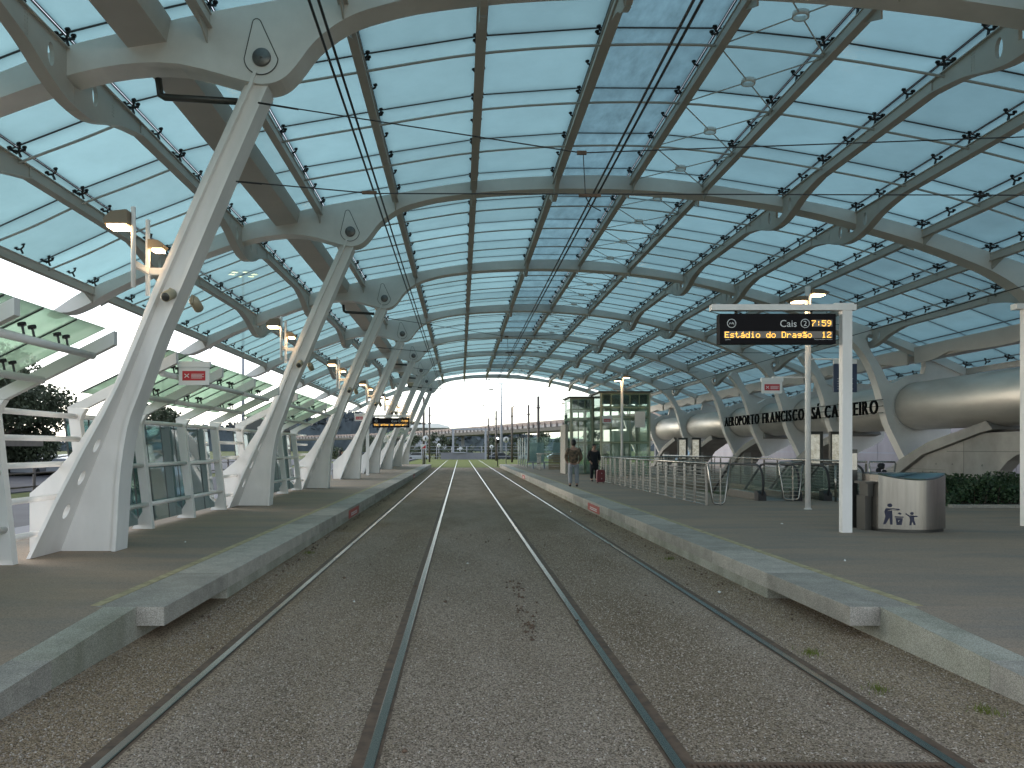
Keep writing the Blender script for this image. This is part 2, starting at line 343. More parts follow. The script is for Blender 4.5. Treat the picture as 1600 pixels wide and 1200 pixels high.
# loose stones on the near trackbed
def octs(P, S, name, mats):
    n = len(P); base = np.array([[1, 0, 0], [0, 1, 0], [-1, 0, 0], [0, -1, 0], [0, 0, 1], [0, 0, -1]], float)
    A = RNG.uniform(0, 6.28, n); sc = S[:, None] * RNG.uniform(0.6, 1.15, (n, 3)); sc[:, 2] *= 0.75
    v = base[None] * sc[:, None]; v += RNG.uniform(-0.25, 0.25, v.shape) * S[:, None, None]
    c, s_ = np.cos(A), np.sin(A); x = v[..., 0] * c[:, None] - v[..., 1] * s_[:, None]; y = v[..., 0] * s_[:, None] + v[..., 1] * c[:, None]
    v = np.stack([x, y, v[..., 2]], -1) + P[:, None]
    f = np.array([[0, 1, 4], [1, 2, 4], [2, 3, 4], [3, 0, 4], [1, 0, 5], [2, 1, 5], [3, 2, 5], [0, 3, 5]])
    F = (f[None] + 6 * np.arange(n)[:, None, None]).reshape(-1, 3)
    return tri_mesh(v.reshape(-1, 3), F, name, mats)
def tri_mesh(V, F, name, mats, k=3):
    me = bpy.data.meshes.new(name); me.vertices.add(len(V)); me.vertices.foreach_set('co', np.asarray(V, np.float32).ravel())
    me.loops.add(len(F) * k); me.loops.foreach_set('vertex_index', np.asarray(F, np.int32).ravel())
    me.polygons.add(len(F)); me.polygons.foreach_set('loop_start', np.arange(0, len(F) * k, k, dtype=np.int32))
    me.materials.append(M[mats]); me.update(calc_edges=True); me.validate(); return me
n = 95000
yy = 3.6 + 13 * RNG.random(n) ** 1.7; xx = RNG.uniform(-2.95, 3.8, n)
for rx in (-1.97, -0.5, 1.19, 2.70):
    keep = np.abs(xx - rx) > 0.1; xx = xx[keep]; yy = yy[keep]
xx = np.where((yy > 7) & (xx < PL + .03), PL + .03 + RNG.random(len(xx)) * .3, xx)
S = RNG.uniform(0.004, 0.0095, len(xx)); P = np.stack([xx, yy, -0.012 + S * 0.25], -1)
o = put(octs(P, S, 'gravel', 'pebble'), 'gravel'); tag(o, kind='stuff')

# rails
RX = (-1.97, -0.5, 1.19, 2.70)
for i, (rx, sgn) in enumerate(zip(RX, (-1, -1, 1, 1))):
    mb = MB(); mb.prismY([(rx - .03, -.03), (rx - .03, -.004), (rx - .024, 0), (rx + .024, 0), (rx + .03, -.004), (rx + .03, -.03)], -30, 124)
    o = mb.build('rail', 'rail_top'); o.name = 'rail'
    tag(o, ['outer rail beside the left platform', 'inner polished rail of the left track', 'inner polished rail of the right track', 'outer rail beside the right platform'][i] + ', set flush in the gravel', 'rail', 'four rails of the two tram tracks')
    mb = MB(); a, b = rx + sgn * .031, rx + sgn * .1
    mb.bb(min(a, b), max(a, b), -30, 72.4, -.024, -.008); a, b = rx - sgn * .031, rx - sgn * .05
    mb.bb(min(a, b), max(a, b), -30, 72.4, -.024, -.010); mb.build('filler_strip', 'rail_side', o)
# drain grate across the right track, bottom right of the view
g = empty('drain_grate', 'brown ribbed steel grate set across the right track', 'grate', (2.0, 4.22, 0))
mb = MB(); mb.bb(-.75, .64, -.16, -.13, -.03, .004); mb.bb(-.75, .64, .13, .16, -.03, .004); mb.build('frame', 'rail_side', g)
mb = MB()
for k in range(46): mb.bb(-.74 + .03 * k, -.725 + .03 * k, -.129, .129, -.03, .002)
tag(mb.build('bar', 'rail_side', g), kind='stuff')
for (gx, gy) in ((2.95, 6.75), (2.98, 5.72), (3.45, 5.25), (-2.5, 13.2), (3.25, 12.5)):
    mb = MB()
    for k in range(70):
        a = random.uniform(0, 6.28); r = abs(random.gauss(0, .06)); h = random.uniform(.015, .045); x, y = gx + r * math.cos(a), gy + r * math.sin(a) * 1.4; t = random.uniform(0, 6.28)
        dx, dy = .004 * math.cos(t), .004 * math.sin(t); mb.v += [(x - dx, y - dy, -.012), (x + dx, y + dy, -.012), (x + random.uniform(-.02, .02), y + random.uniform(-.02, .02), h)]
        b = len(mb.v); mb.face([b - 3, b - 2, b - 1])
    tag(mb.build('grass', 'grass'), kind='stuff')

# ------------------------------------------------------------------ platforms
def platform(name, xs, edge, wall_x, out):
    """edge: coping edge x, out: +1 when the platform lies towards +x"""
    mb = MB()
    for (x0, x1, y0, y1) in xs: mb.bb(x0, x1, y0, y1, -.05, PZ)
    o = mb.build(name, 'pavement'); tag(o, kind='structure')
    inner = edge + out * .62
    stones = []
    for v, mt in enumerate(('coping', 'coping_b', 'coping_c')):
        c = MB(); c.prismY([(edge, PZ - .172), (edge, PZ - .006), (edge + out * .006, PZ), (inner, PZ), (inner, PZ - .172)], .004, 1.986); stones.append(c.mesh('coping_stone', mt))
    walls = []
    for mt in ('wall_concrete', 'coping_b'):
        c = MB(); a, b = edge + out * .012, inner; c.bb(min(a, b), max(a, b), .003, 1.987, -.03, PZ - .175); walls.append(c.mesh('wall_panel', mt))
    for k in range(33):
        y = 7.25 + 1.99 * k
        put(random.choice(stones), 'coping_stone', o, (0, y, 0))
        if k: put(walls[0], 'wall_panel', o, (0, y, 0))
    c = MB(); a, b = wall_x, inner; c.bb(min(a, b), max(a, b), 7.25, 9.24, -.03, PZ - .175); c.build('recessed_wall', 'wall_concrete', o)
    # sloping near end
    for k in range(7):
        y1 = 7.245 - 1.5 * k; y0 = y1 - 1.494; z1 = max(.03, PZ - .058 * (7.25 - y1)); z0 = max(.03, PZ - .058 * (7.25 - y0))
        c = MB(); far = xs[0][0] if out < 0 else xs[0][1]
        c.prismX([(y0, -.04), (y1, -.04), (y1, z1), (y0, z0)], wall_x, wall_x + out * .3); c.build('ramp_kerb', 'coping_b' if k % 2 else 'wall_concrete', o)
        c = MB(); c.prismX([(y0 - .003, -.04), (y1 + .003, -.04), (y1 + .003, z1), (y0 - .003, z0)], wall_x + out * .302, wall_x + out * 4.0); c.build('ramp_slab', 'pavement', o)
    c = MB(); a, b = edge + out * .59, edge + out * .69
    c.bb(min(a, b), max(a, b), 7.3, 72, PZ + .0005, PZ + .004); c.build('yellow_line', 'yellow_line', o)
    return o
pl = platform('platform_left', [(-7.0, PL - .62, 7.25, 73.0), (-7.0, -6.95, -10, 7.25)], PL, -2.94, -1)
OX0, OX1, OY0, OY1 = 8.1, 11.2, 24.0, 33.5
pr = platform('platform_right', [(PR + .62, OX0, 7.25, 73.0), (OX0, OX1, 7.25, OY0), (OX0, OX1, OY1, 73.0), (OX1, 15.8, 7.25, 73.0), (7.8, 15.8, -10, 7.25)], PR, 3.8, 1)
# escalator pit
mb = MB(); mb.bb(OX0 - .1, OX0 - .001, OY0, OY1, -4, -.051); mb.bb(OX1 + .001, OX1 + .1, OY0, OY1, -4, -.051); mb.bb(OX0, OX1, OY1 + .001, OY1 + .1, -4, -.051); mb.bb(OX0, OX1, OY0, OY1, -4.1, -4)
tag(mb.build('pit_wall', 'pale_concrete'), kind='structure')
for (px, sx, y) in ((PL, -1, 19.2), (PR, 1, 20.35), (PL, -1, 45.0), (PR, 1, 44.0)):
    e = empty('edge_plate', ('red warning plate with pale lettering on the ' + ('left' if sx < 0 else 'right') + ' platform edge, ' + ('nearer' if y < 30 else 'farther') + ' one'), 'plate', (px, y, 0), 'red warning plates on the platform edges')
    mb = MB(); mb.bb(-.004 * sx - .003, -.004 * sx + .003, 0, 1.85, .035, .225); mb.build('plate', 'faded_red', e)
    mb = MB()
    for r_ in range(2):
        for k in range(11): mb.bb(-.009 * sx - .0015, -.009 * sx + .0015, .4 + .1 * k, .46 + .1 * k, .075 + .045 * r_, .1 + .045 * r_)
    tag(mb.build('print', 'print_white', e), kind='stuff')

# ------------------------------------------------------------------ canopy
Urel = [(-10.36, 3.36), (-10.1, 3.52), (-9.6, 3.85), (-9.12, 4.08), (-8.3, 4.42), (-7.4, 4.84), (-6.37, 5.23), (-5.5, 5.57), (-4.72, 5.77), (-3.52, 6.05), (-1.6, 6.38), (.32, 6.68), (2.37, 6.82), (4.29, 6.81), (6.08, 6.62), (8.08, 6.29), (9.92, 5.92), (11.57, 5.48), (13.28, 4.9), (14.9, 4.33), (16.6, 3.68), (18.3, 2.9), (18.9, 2.55)]
U = [(x, z + CAMZ) for x, z in Urel]
Ud = cr(U, 4)
def top(x): return interp(Ud, x)
Lrel = [(18.75, 2.3), (18.3, 2.6), (16.65, 3.36), (15.35, 3.94), (14.75, 4.14)]
leg_in = [(14.62, 3.98), (14.8, 3.56), (15.17, 2.96), (15.4, 2.5), (15.58, 2.36), (15.8, 2.45), (16.1, 2.6), (16.65, 2.7), (17.3, 2.55), (17.75, 2.0), (17.85, 1.4), (17.7, .69), (17.57, .32), (16.75, -.1), (16.2, -.42)]
leg_out = [(16.08, -.42), (15.72, .32), (15.44, .92), (15.26, 1.62), (15.07, 2.31), (14.8, 3.0), (14.45, 3.56), (14.0, 4.0), (13.4, 4.38), (12.88, 4.62), (11.68, 5.08), (10.08, 5.56), (8.48, 5.97), (6.08, 6.33), (3.68, 6.49), (1.28, 6.46), (-.32, 6.31), (-1.1, 6.15), (-1.6, 5.97), (-2.02, 5.66), (-2.3, 5.3), (-2.5, 5.12), (-2.75, 5.06), (-3.05, 5.12), (-3.92, 5.34), (-4.72, 5.33), (-5.6, 5.14), (-6.58, 4.8), (-7.95, 4.3), (-8.77, 3.92), (-9.3, 3.62), (-9.76, 3.42), (-10.0, 3.4), (-10.3, 3.3)]
up = lambda pts: [(x, z + CAMZ) for x, z in pts]
arch_poly = Ud + up(Lrel) + cr(up(leg_in), 3) + cr(up(leg_out), 3)
AD = 0.45
canopy = empty('station_canopy', 'long arched glass and steel canopy over both tram tracks', 'canopy', (0, 0, 0))
am = MB(); am.prismY(arch_poly, 0, AD); arch_me = am.mesh('arch', 'paint')
nm = MB(); nm.prismY(up([(16.75, 2.6), (16.85, 3.0), (16.8, 3.3), (16.95, 3.5), (17.2, 3.4), (17.45, 3.2), (18.1, 2.95), (18.3, 2.75), (17.6, 2.45), (17.3, 2.35)]), .08, AD - .08); neck_me = nm.mesh('tube_bracket', 'paint')
pm = MB(); tear = [(-2.83 + .06 * math.cos(a), 5.9 + .06 * math.sin(a)) for a in np.linspace(.4, 2.7, 6)] + [(-2.77 + .235 * math.cos(a), 5.42 + .235 * math.sin(a)) for a in np.linspace(3.2, 6.2, 16)]
pm.prismY(up(tear), -.009, .01); tear_me = pm.mesh('pin_plate', 'paint'); pm = MB(); pm.path([(x, -.008, z) for x, z in up(tear)], .0075, 5, closed=True); groove_me = pm.mesh('groove_line', 'dark_metal')  # thin dark tube added to draw the engraved groove round the pin plate
pm = MB(); pm.lathe([(0, -.04), (.118, -.04), (.128, -.03), (.128, 0)], (-2.76, 0, 5.42 + CAMZ), 24, (0, 1, 0)); pm.lathe([(0, -.05), (.02, -.05), (.02, -.03)], (-2.76, 0, 5.42 + CAMZ), 8, (0, 1, 0)); pin_me = pm.mesh('pin', 'pin_metal')
for k, y in enumerate(YA):
    a = put(arch_me, 'arch', canopy, (0, y, 0))
    put(neck_me, 'tube_bracket', a); put(tear_me, 'pin_plate', a); put(groove_me, 'groove_line', a); put(pin_me, 'pin', a)
# purlins
PX = [-9.2, -7.4, -5.5, -3.52, -1.63, .32, 2.37, 4.29, 6.08, 8.08, 9.92, 11.57, 13.28, 14.9, 18.3]
def purlin_mesh(kind, dz=.66):
    mb = MB()
    if kind == 'plain':
        mb.bb(-.045, .045, AD, D, -.2, -.03); mb.bb(-.065, .065, AD, D, -.03, -.015); mb.bb(-.075, .075, AD, D, -.215, -.2)
        for y0, s in ((AD, 1), (D, -1)): mb.prismX([(y0, -.2), (y0 + s * .5, -.21), (y0, -.42)], -.012, .012)
    elif kind == 'strap':
        mb.bb(-.05, .05, AD, D, -.2, -.03); mb.bb(-.075, .075, AD, D, -.03, -.015); mb.bb(-.085, .085, AD, D, -.215, -.2)
        for y0, s in ((AD, 1), (D, -1)):
            mb.prismX(cr([(y0, -.21), (y0 + s * .75, -.215)], 1) + cr([(y0 + s * .75, -.24), (y0 + s * .35, -.33), (y0 + s * .05, -.5), (y0 - s * .2, -.56)], 3), -.05, .05)
    else:
        for y0, s in ((AD, 1), (D, -1)):
            low = cr([(y0 - s * .22, -dz), (y0 + s * .15, -dz * .97), (y0 + s * .6, -dz * .82), (y0 + s * 1.1, -dz * .58), (y0 + s * 1.6, -dz * .3 - .09), (y0 + s * 2.1, -.22)], 4)
            hole = circ(y0 + s * .42, -.3, .09, 12, .16)
            mb.prismX([(y0, -.03), (y0, -.4), (y0 - s * .22, -.45)] + low + [(y0 + s * 2.1, -.03)], -.03, .03, [hole])
            for p, q in zip(low, low[1:]):
                for w_ in (1,):
                    mb.prism([p, q, (q[0], q[1] - .02), (p[0], p[1] - .02)], lambda p: (-.095, p[0], p[1]), lambda p: (.095, p[0], p[1]))
            for j in range(6):
                for e in (0, .06): mb.box((0, y0 + s * (1.0 + e), -.09 - .05 * j), (.075, .018, .018))
        mb.bb(-.05, .05, AD + 2.1, D - 2.1, -.2, -.03); mb.bb(-.08, .08, AD, D, -.03, -.015); mb.bb(-.09, .09, AD + 2.1, D - 2.1, -.235, -.2)
    return mb.mesh('purlin', 'roof_steel')
pmesh = {k: purlin_mesh(k) for k in ('plain', 'strap', 'haunch')}; pmesh['deep'] = purlin_mesh('haunch', .76)
HA = {-7.4, -5.5, 8.08, 9.92, 14.9}; ST = {.32, 2.37}
for k in range(NA - 1):
    for x in PX:
        put(pmesh['deep' if x in HA and x < 0 else 'haunch' if x in HA else 'strap' if x in ST else 'plain'], 'purlin', canopy, (x, YA[k], top(x)))
# gutter beams
mb = MB(); z0 = top(-4.35); mb.prismY([(-4.68, z0 - .05), (-4.62, z0 - .3), (-4.08, z0 - .22), (-4.02, z0 + .1), (-4.1, z0 + .1), (-4.16, z0 - .1), (-4.55, z0 - .18), (-4.6, z0 - .04)], AD, D); gm = mb.mesh('gutter_beam', 'roof_steel')
mb = MB(); z0 = top(16.6)
low = cr([(AD, -.62), (1.2, -.58), (2.1, -.42), (3.0, -.5), (4.45, -.55), (5.9, -.5), (6.8, -.42), (7.7, -.58), (D, -.62)], 4)
mb.prismX([(y, z0 + z) for y, z in low] + [(D, z0 - .02), (AD, z0 - .02)], 16.38, 16.44); mb.bb(16.442, 16.95, AD, D, z0 - .5, z0 - .3); mb.bb(16.9, 16.95, AD, D, z0 - .299, z0 - .1); gm2 = mb.mesh('gutter_beam', 'roof_steel')
for k in range(NA - 1): put(gm, 'gutter_beam', canopy, (0, YA[k], 0)); put(gm2, 'gutter_beam', canopy, (0, YA[k], 0))
# transverse tie rods below every glass joint
GO = 0.19
rod_me = []
for part in ([x for x in PX if x < -4.7], [x for x in PX if -4 < x < 16]):
    mb = MB()
    xs = list(np.linspace(part[0], part[-1], 28)); pts = [(x, 0, top(x) - .1) for x in xs]
    mb.path(pts, .022, 6); rod_me.append(mb.mesh('tie_rod', 'roof_steel'))
for k in range(NA - 1):
    for j in range(4):
        y = YA[k] + D * j / 4 + (AD + .12 if j == 0 else .0)
        for m_ in rod_me: put(m_, 'tie_rod', canopy, (0, y, 0))
# glass panes
STR = [(-9.68, -7.4), (-7.4, -5.5), (-5.5, -4.35), (-4.35, -3.52), (-3.52, -1.63), (-1.63, .32), (.32, 2.37), (2.37, 4.29), (4.29, 6.08), (6.08, 8.08), (8.08, 9.92), (9.92, 11.57), (11.57, 13.28), (13.28, 14.9), (14.9, 16.6), (16.6, 18.3), (18.3, 18.95)]
PLN = D / 4
def gz(x): return top(x) + GO
def pane_into(mb, x0, x1, y0, y1, e=.02):
    """a slab of glass: clear field, dark sealed border"""
    a = Vector((x0, 0, gz(x0))); b = Vector((x1, 0, gz(x1))); d = (b - a).normalized(); n = Vector((-d.z, 0, d.x)); T = .018
    L_ = (b - a).length
    def p(s, y, t): q = a + d * s; return (q.x + n.x * t, y, q.z + n.z * t)
    g_ = .006
    S = (g_, g_ + e, L_ - g_ - e, L_ - g_); Yv = (y0 + g_, y0 + g_ + e, y1 - g_ - e, y1 - g_)
    b0 = len(mb.v)
    for s in S:
        for y in Yv: mb.v.append(p(s, y, 0))
    for i in range(3):
        for j in range(3):
            mb.cur = 0 if (i == 1 and j == 1) else 1
            mb.face([b0 + i * 4 + j, b0 + i * 4 + j + 1, b0 + (i + 1) * 4 + j + 1, b0 + (i + 1) * 4 + j])
    # edges of the slab (thickness) as a dark rim
    b1 = len(mb.v)
    ring = [(S[0], Yv[0]), (S[3], Yv[0]), (S[3], Yv[3]), (S[0], Yv[3])]
    for s, y in ring: mb.v.append(p(s, y, 0))
    for s, y in ring: mb.v.append(p(s, y, T))
    mb.cur = 1
    for i in range(4): j = (i + 1) % 4; mb.face([b1 + i, b1 + j, b1 + 4 + j, b1 + 4 + i])
rest = {False: MB(), True: MB()}; NPANE = 0
for si, (x0, x1) in enumerate(STR):
    dirty = (x0 == 2.37)
    mb = MB(); pane_into(mb, x0, x1, 0, PLN); me = mb.mesh('glass_pane', ['roof_glass_dirty' if dirty else 'roof_glass', 'gasket'])
    for k in range(NA - 1):
        for j in range(4):
            if k < 4: put(me, 'glass_pane', canopy, (0, YA[k] + PLN * j, 0)); NPANE += 1
            else: pane_into(rest[dirty], x0, x1, YA[k] + PLN * j, YA[k] + PLN * (j + 1), .03)
for dirty, mb in rest.items(): tag(mb.build('glass_panes', ['roof_glass_dirty' if dirty else 'roof_glass_far', 'gasket'], canopy), kind='stuff')
# spider fittings
def spider_into(mb, c, arms, ax):
    d = Vector((ax[0], 0, ax[1])); n = Vector((-d.z, 0, d.x)); c = Vector(c)
    base = c - n * (GO + .0); hub = c - n * .09
    mb.tube(base, hub, .024, 5)
    for sx, sy in arms:
        tip = c + d * (.085 * sx) + Vector((0, .085 * sy, 0)) - n * .06
        mb.tube(hub, tip, .02, 4); mb.tube(tip, tip + n * .04, .016, 4); mb.tube(tip + n * .03, tip + n * .055, .04, 7)
def slope_at(x): a = Vector((x - .5, top(x - .5))); b = Vector((x + .5, top(x + .5))); return (b - a).normalized()
srest = MB()
for x in PX:
    d = slope_at(x); meshes = {}
    left_only = abs(x + 3.52) < .01
    for key in ('joint', 'mid'):
        mb = MB(); arms = [(-1, -1), (1, -1), (-1, 1), (1, 1)] if key == 'joint' else [(-1, 0), (1, 0)]
        spider_into(mb, (0, 0, GO), arms, d); meshes[key] = mb.mesh('spider_fitting', 'black')
    for k in range(NA - 1):
        for j in range(8):
            y = YA[k] + D * j / 8; key = 'mid' if j % 2 else 'joint'
            if k in (1, 2) : put(meshes[key], 'spider_fitting', canopy, (x, y, top(x)))
            elif j or True:
                arms = [(-1, -1), (1, -1), (-1, 1), (1, 1)] if key == 'joint' else [(-1, 0), (1, 0)]
                spider_into(srest, (x, y, gz(x)), arms, d)
tag(srest.build('spider_fittings', 'black', canopy), kind='stuff')
# cross bracing with rings
xa, xb = 4.36, 6.02; za, zb = top(xa) - .1, top(xb) - .1; dv = (Vector((xb, 0, zb)) - Vector((xa, 0, za))).normalized(); nv = (-dv.z, 0, dv.x); cc = Vector(((xa + xb) / 2, 0, (za + zb) / 2))
mb = MB(); n0 = 20; prof = [(.105, -.04), (.125, -.04), (.125, .04), (.105, .04), (.105, -.04)]; mb.lathe(prof, (0, 0, 0), n0, nv); ring_me = mb.mesh('brace_ring', 'paint')
mb = MB()
for sx in (-1, 1):
    for sy in (-1, 1):
        e_ = Vector(dv) * ((xb - xa) / 2 * sx) + Vector((0, PLN / 2 * .93 * sy, 0)); mb.tube(e_.normalized() * .12, e_, .012, 5); mb.tube(e_ * .94, e_, .024, 6)
brod = mb.mesh('brace_rod', 'roof_steel')
for k in range(NA - 1):
    for j in range(4): r_ = put(ring_me, 'brace_ring', canopy, (cc.x, YA[k] + PLN * (j + .5), cc.z)); put(brod, 'brace_rod', r_)

# ------------------------------------------------------------------ columns
q = lambda px, py: ((px - 720) / 112.6, CAMZ + (701 - py) / 112.6)
redge = cr([q(*p) for p in ((178, 862), (181, 816), (184, 760), (190, 706), (200, 656), (217.5, 609), (249, 522), (281, 449), (350, 286), (417, 131), (424, 110))], 3)
fedge = [q(*p) for p in ((89, 862), (120, 780), (150, 706), (174, 648), (196, 592), (226, 512), (251, 449), (322, 286), (392, 131), (399, 112))]
fdep = [.94, .78, .62, .47, .36, .29, .25, .23, .22, .22]
ledge = [q(*p) for p in ((39, 863), (39, 772), (82, 736), (110, 702), (140, 656), (172, 601), (206, 520), (234, 449), (306, 286), (377, 131), (384, 115))]
mb = MB(); mb.prismY(cr(fedge, 3)[::-1] + redge, .06, .34); web_me = mb.mesh('web_plate', 'column_paint')
mb = MB(); re = cr([q(*p) for p in ((178, 862), (181, 816), (184, 760), (190, 706), (200, 656), (217.5, 609), (249, 522), (281, 449), (350, 286), (415, 136))], 3); mb.prismY([(x - .035, z) for x, z in re] + [(x + .02, z) for x, z in re[::-1]], .0, .4); rfl_me = mb.mesh('edge_flange', 'column_paint')
mb = MB(); mb.prismY(ledge + [(x, z) for x, z in fedge[::-1]], .12, .26); gus_me = mb.mesh('gusset_plate', 'column_paint')
fz = [(z, x) for x, z in fedge]; fzd = [(p[1], d) for p, d in zip(fedge, fdep)]
zs = [p[1] for p in cr(fedge, 3)]
outer = [(.2 - interp(fzd, z), z) for z in zs] + [(.2 + interp(fzd, z), z) for z in zs[::-1]]
holes = []
for (hx, hy) in ((103, 797), (125, 746), (147, 696)):
    z = q(hx, hy)[1]; d = interp(fzd, z); s_ = .8 + .3 * d; holes.append(circ(.2 - d * .52, z, .075 * s_, 14, .1 * s_))
mb = MB(); mb.prism(outer, lambda p: (interp(fz, p[1]) - .025, p[0], p[1]), lambda p: (interp(fz, p[1]) + .025, p[0], p[1]), holes); fin_me = mb.mesh('perforated_flange', 'column_paint')
mb = MB(); mb.path([(-4.28, .22, 6.95), (-4.25, .22, 6.72), (-4.18, .2, 6.68), (-3.15, .2, 6.62)], .05, 8); drain_me = mb.mesh('drain_pipe', 'dark_metal')
# twin lamps
def lamp_head(mb, c, w_, dirx):
    x0 = c[0]; h = w_ * .62; mb.prism([(0, 0), (dirx * w_, 0), (dirx * (w_ + .02), h * .35), (dirx * w_ * .72, h * .9), (dirx * w_ * .1, h), (0, h)], lambda p: (x0 + p[0], c[1] - w_ * .5, c[2] + p[1]), lambda p: (x0 + p[0], c[1] + w_ * .5, c[2] + p[1]))
def lens(mb, c, w_, dirx):
    x0 = c[0]; k = w_ * .4; mb.prismZ([(x0 + dirx * .05, c[1] - k), (x0 + dirx * (w_ - .02), c[1] - k), (x0 + dirx * (w_ - .02), c[1] + k), (x0 + dirx * .05, c[1] + k)], c[2] - .035, c[2] - .003)
mb = MB(); mb.tube((0, -.3, 3.9), (0, -.3, 4.98), .032, 10); t1 = mb.mesh('lamp_tube', 'column_paint')
mb = MB(); mb.tube((0, .2, 3.88), (0, .2, 4.95), .032, 10); t2 = mb.mesh('lamp_tube', 'column_paint')
mb = MB(); mb.box((0, -.05, 4.22), (.06, .5, .08)); mb.box((.14, .2, 4.22), (.28, .07, .09)); arm_me = mb.mesh('bracket_arm', 'column_paint')
mb = MB(); lamp_head(mb, (-.03, -.3, 4.72), .3, -1); h1 = mb.mesh('lamp_head', 'lamp_shell'); mb = MB(); lens(mb, (-.03, -.3, 4.72), .3, -1); l1 = mb.mesh('lens', 'lamp_lens')
mb = MB(); lamp_head(mb, (.035, .2, 4.53), .2, 1); h2 = mb.mesh('lamp_head', 'lamp_shell'); mb = MB(); lens(mb, (.035, .2, 4.53), .2, 1); l2 = mb.mesh('lens', 'lamp_lens')
mb = MB(); mb.lathe([(0, -.14), (.06, -.14), (.072, -.13), (.075, .08), (.05, .12), (0, .12)], (0, 0, 0), 14, (.05, .92, .38)); mb.bb(-.012, .012, .02, .16, -.02, .1); spk = mb.mesh('horn', 'beige'); mb = MB(); mb.lathe([(0, -.146), (.055, -.146), (.06, -.139)], (0, 0, 0), 14, (.05, .92, .38)); spf = mb.mesh('grille', 'dark_metal')
for k in range(1, NA):
    y = YA[k]; w_ = ORD[k - 1]
    c = empty('canopy_column', f'{w_} white leaning canopy column along the left platform, counted from the near end', 'column', (0, y, 0), 'leaning canopy columns on the left platform')
    for m_, nm_ in ((web_me, 'web_plate'), (rfl_me, 'edge_flange'), (gus_me, 'gusset_plate'), (fin_me, 'perforated_flange')): put(m_, nm_, c)
    if k in (1, 3, 5, 6, 7): put(drain_me, 'drain_pipe', c)
    if k < 8:
        L_ = empty('bracket_lamp', f'lit twin lamp on tubes bracketed to the {w_} leaning column', 'lamp', (-4.42, y, 0), 'twin lamps on the leaning columns')
        put(t1, 'lamp_tube', L_); put(t2, 'lamp_tube', L_); put(arm_me, 'bracket_arm', L_)
        put(l1, 'lens', put(h1, 'lamp_head', L_)); put(l2, 'lens', put(h2, 'lamp_head', L_))
        for s_, (sx, sy, sz, rz) in enumerate(((-4.0, -.12, 3.83, 0), (-3.86, .55, 3.83, math.pi))):
            o = empty('loudspeaker', f'beige cylinder loudspeaker on the {("track", "far")[s_]} side of the {w_} leaning column', 'loudspeaker', (sx, y + sy, sz), 'beige loudspeakers on the columns', rz)
            put(spf, 'grille', put(spk, 'horn', o))

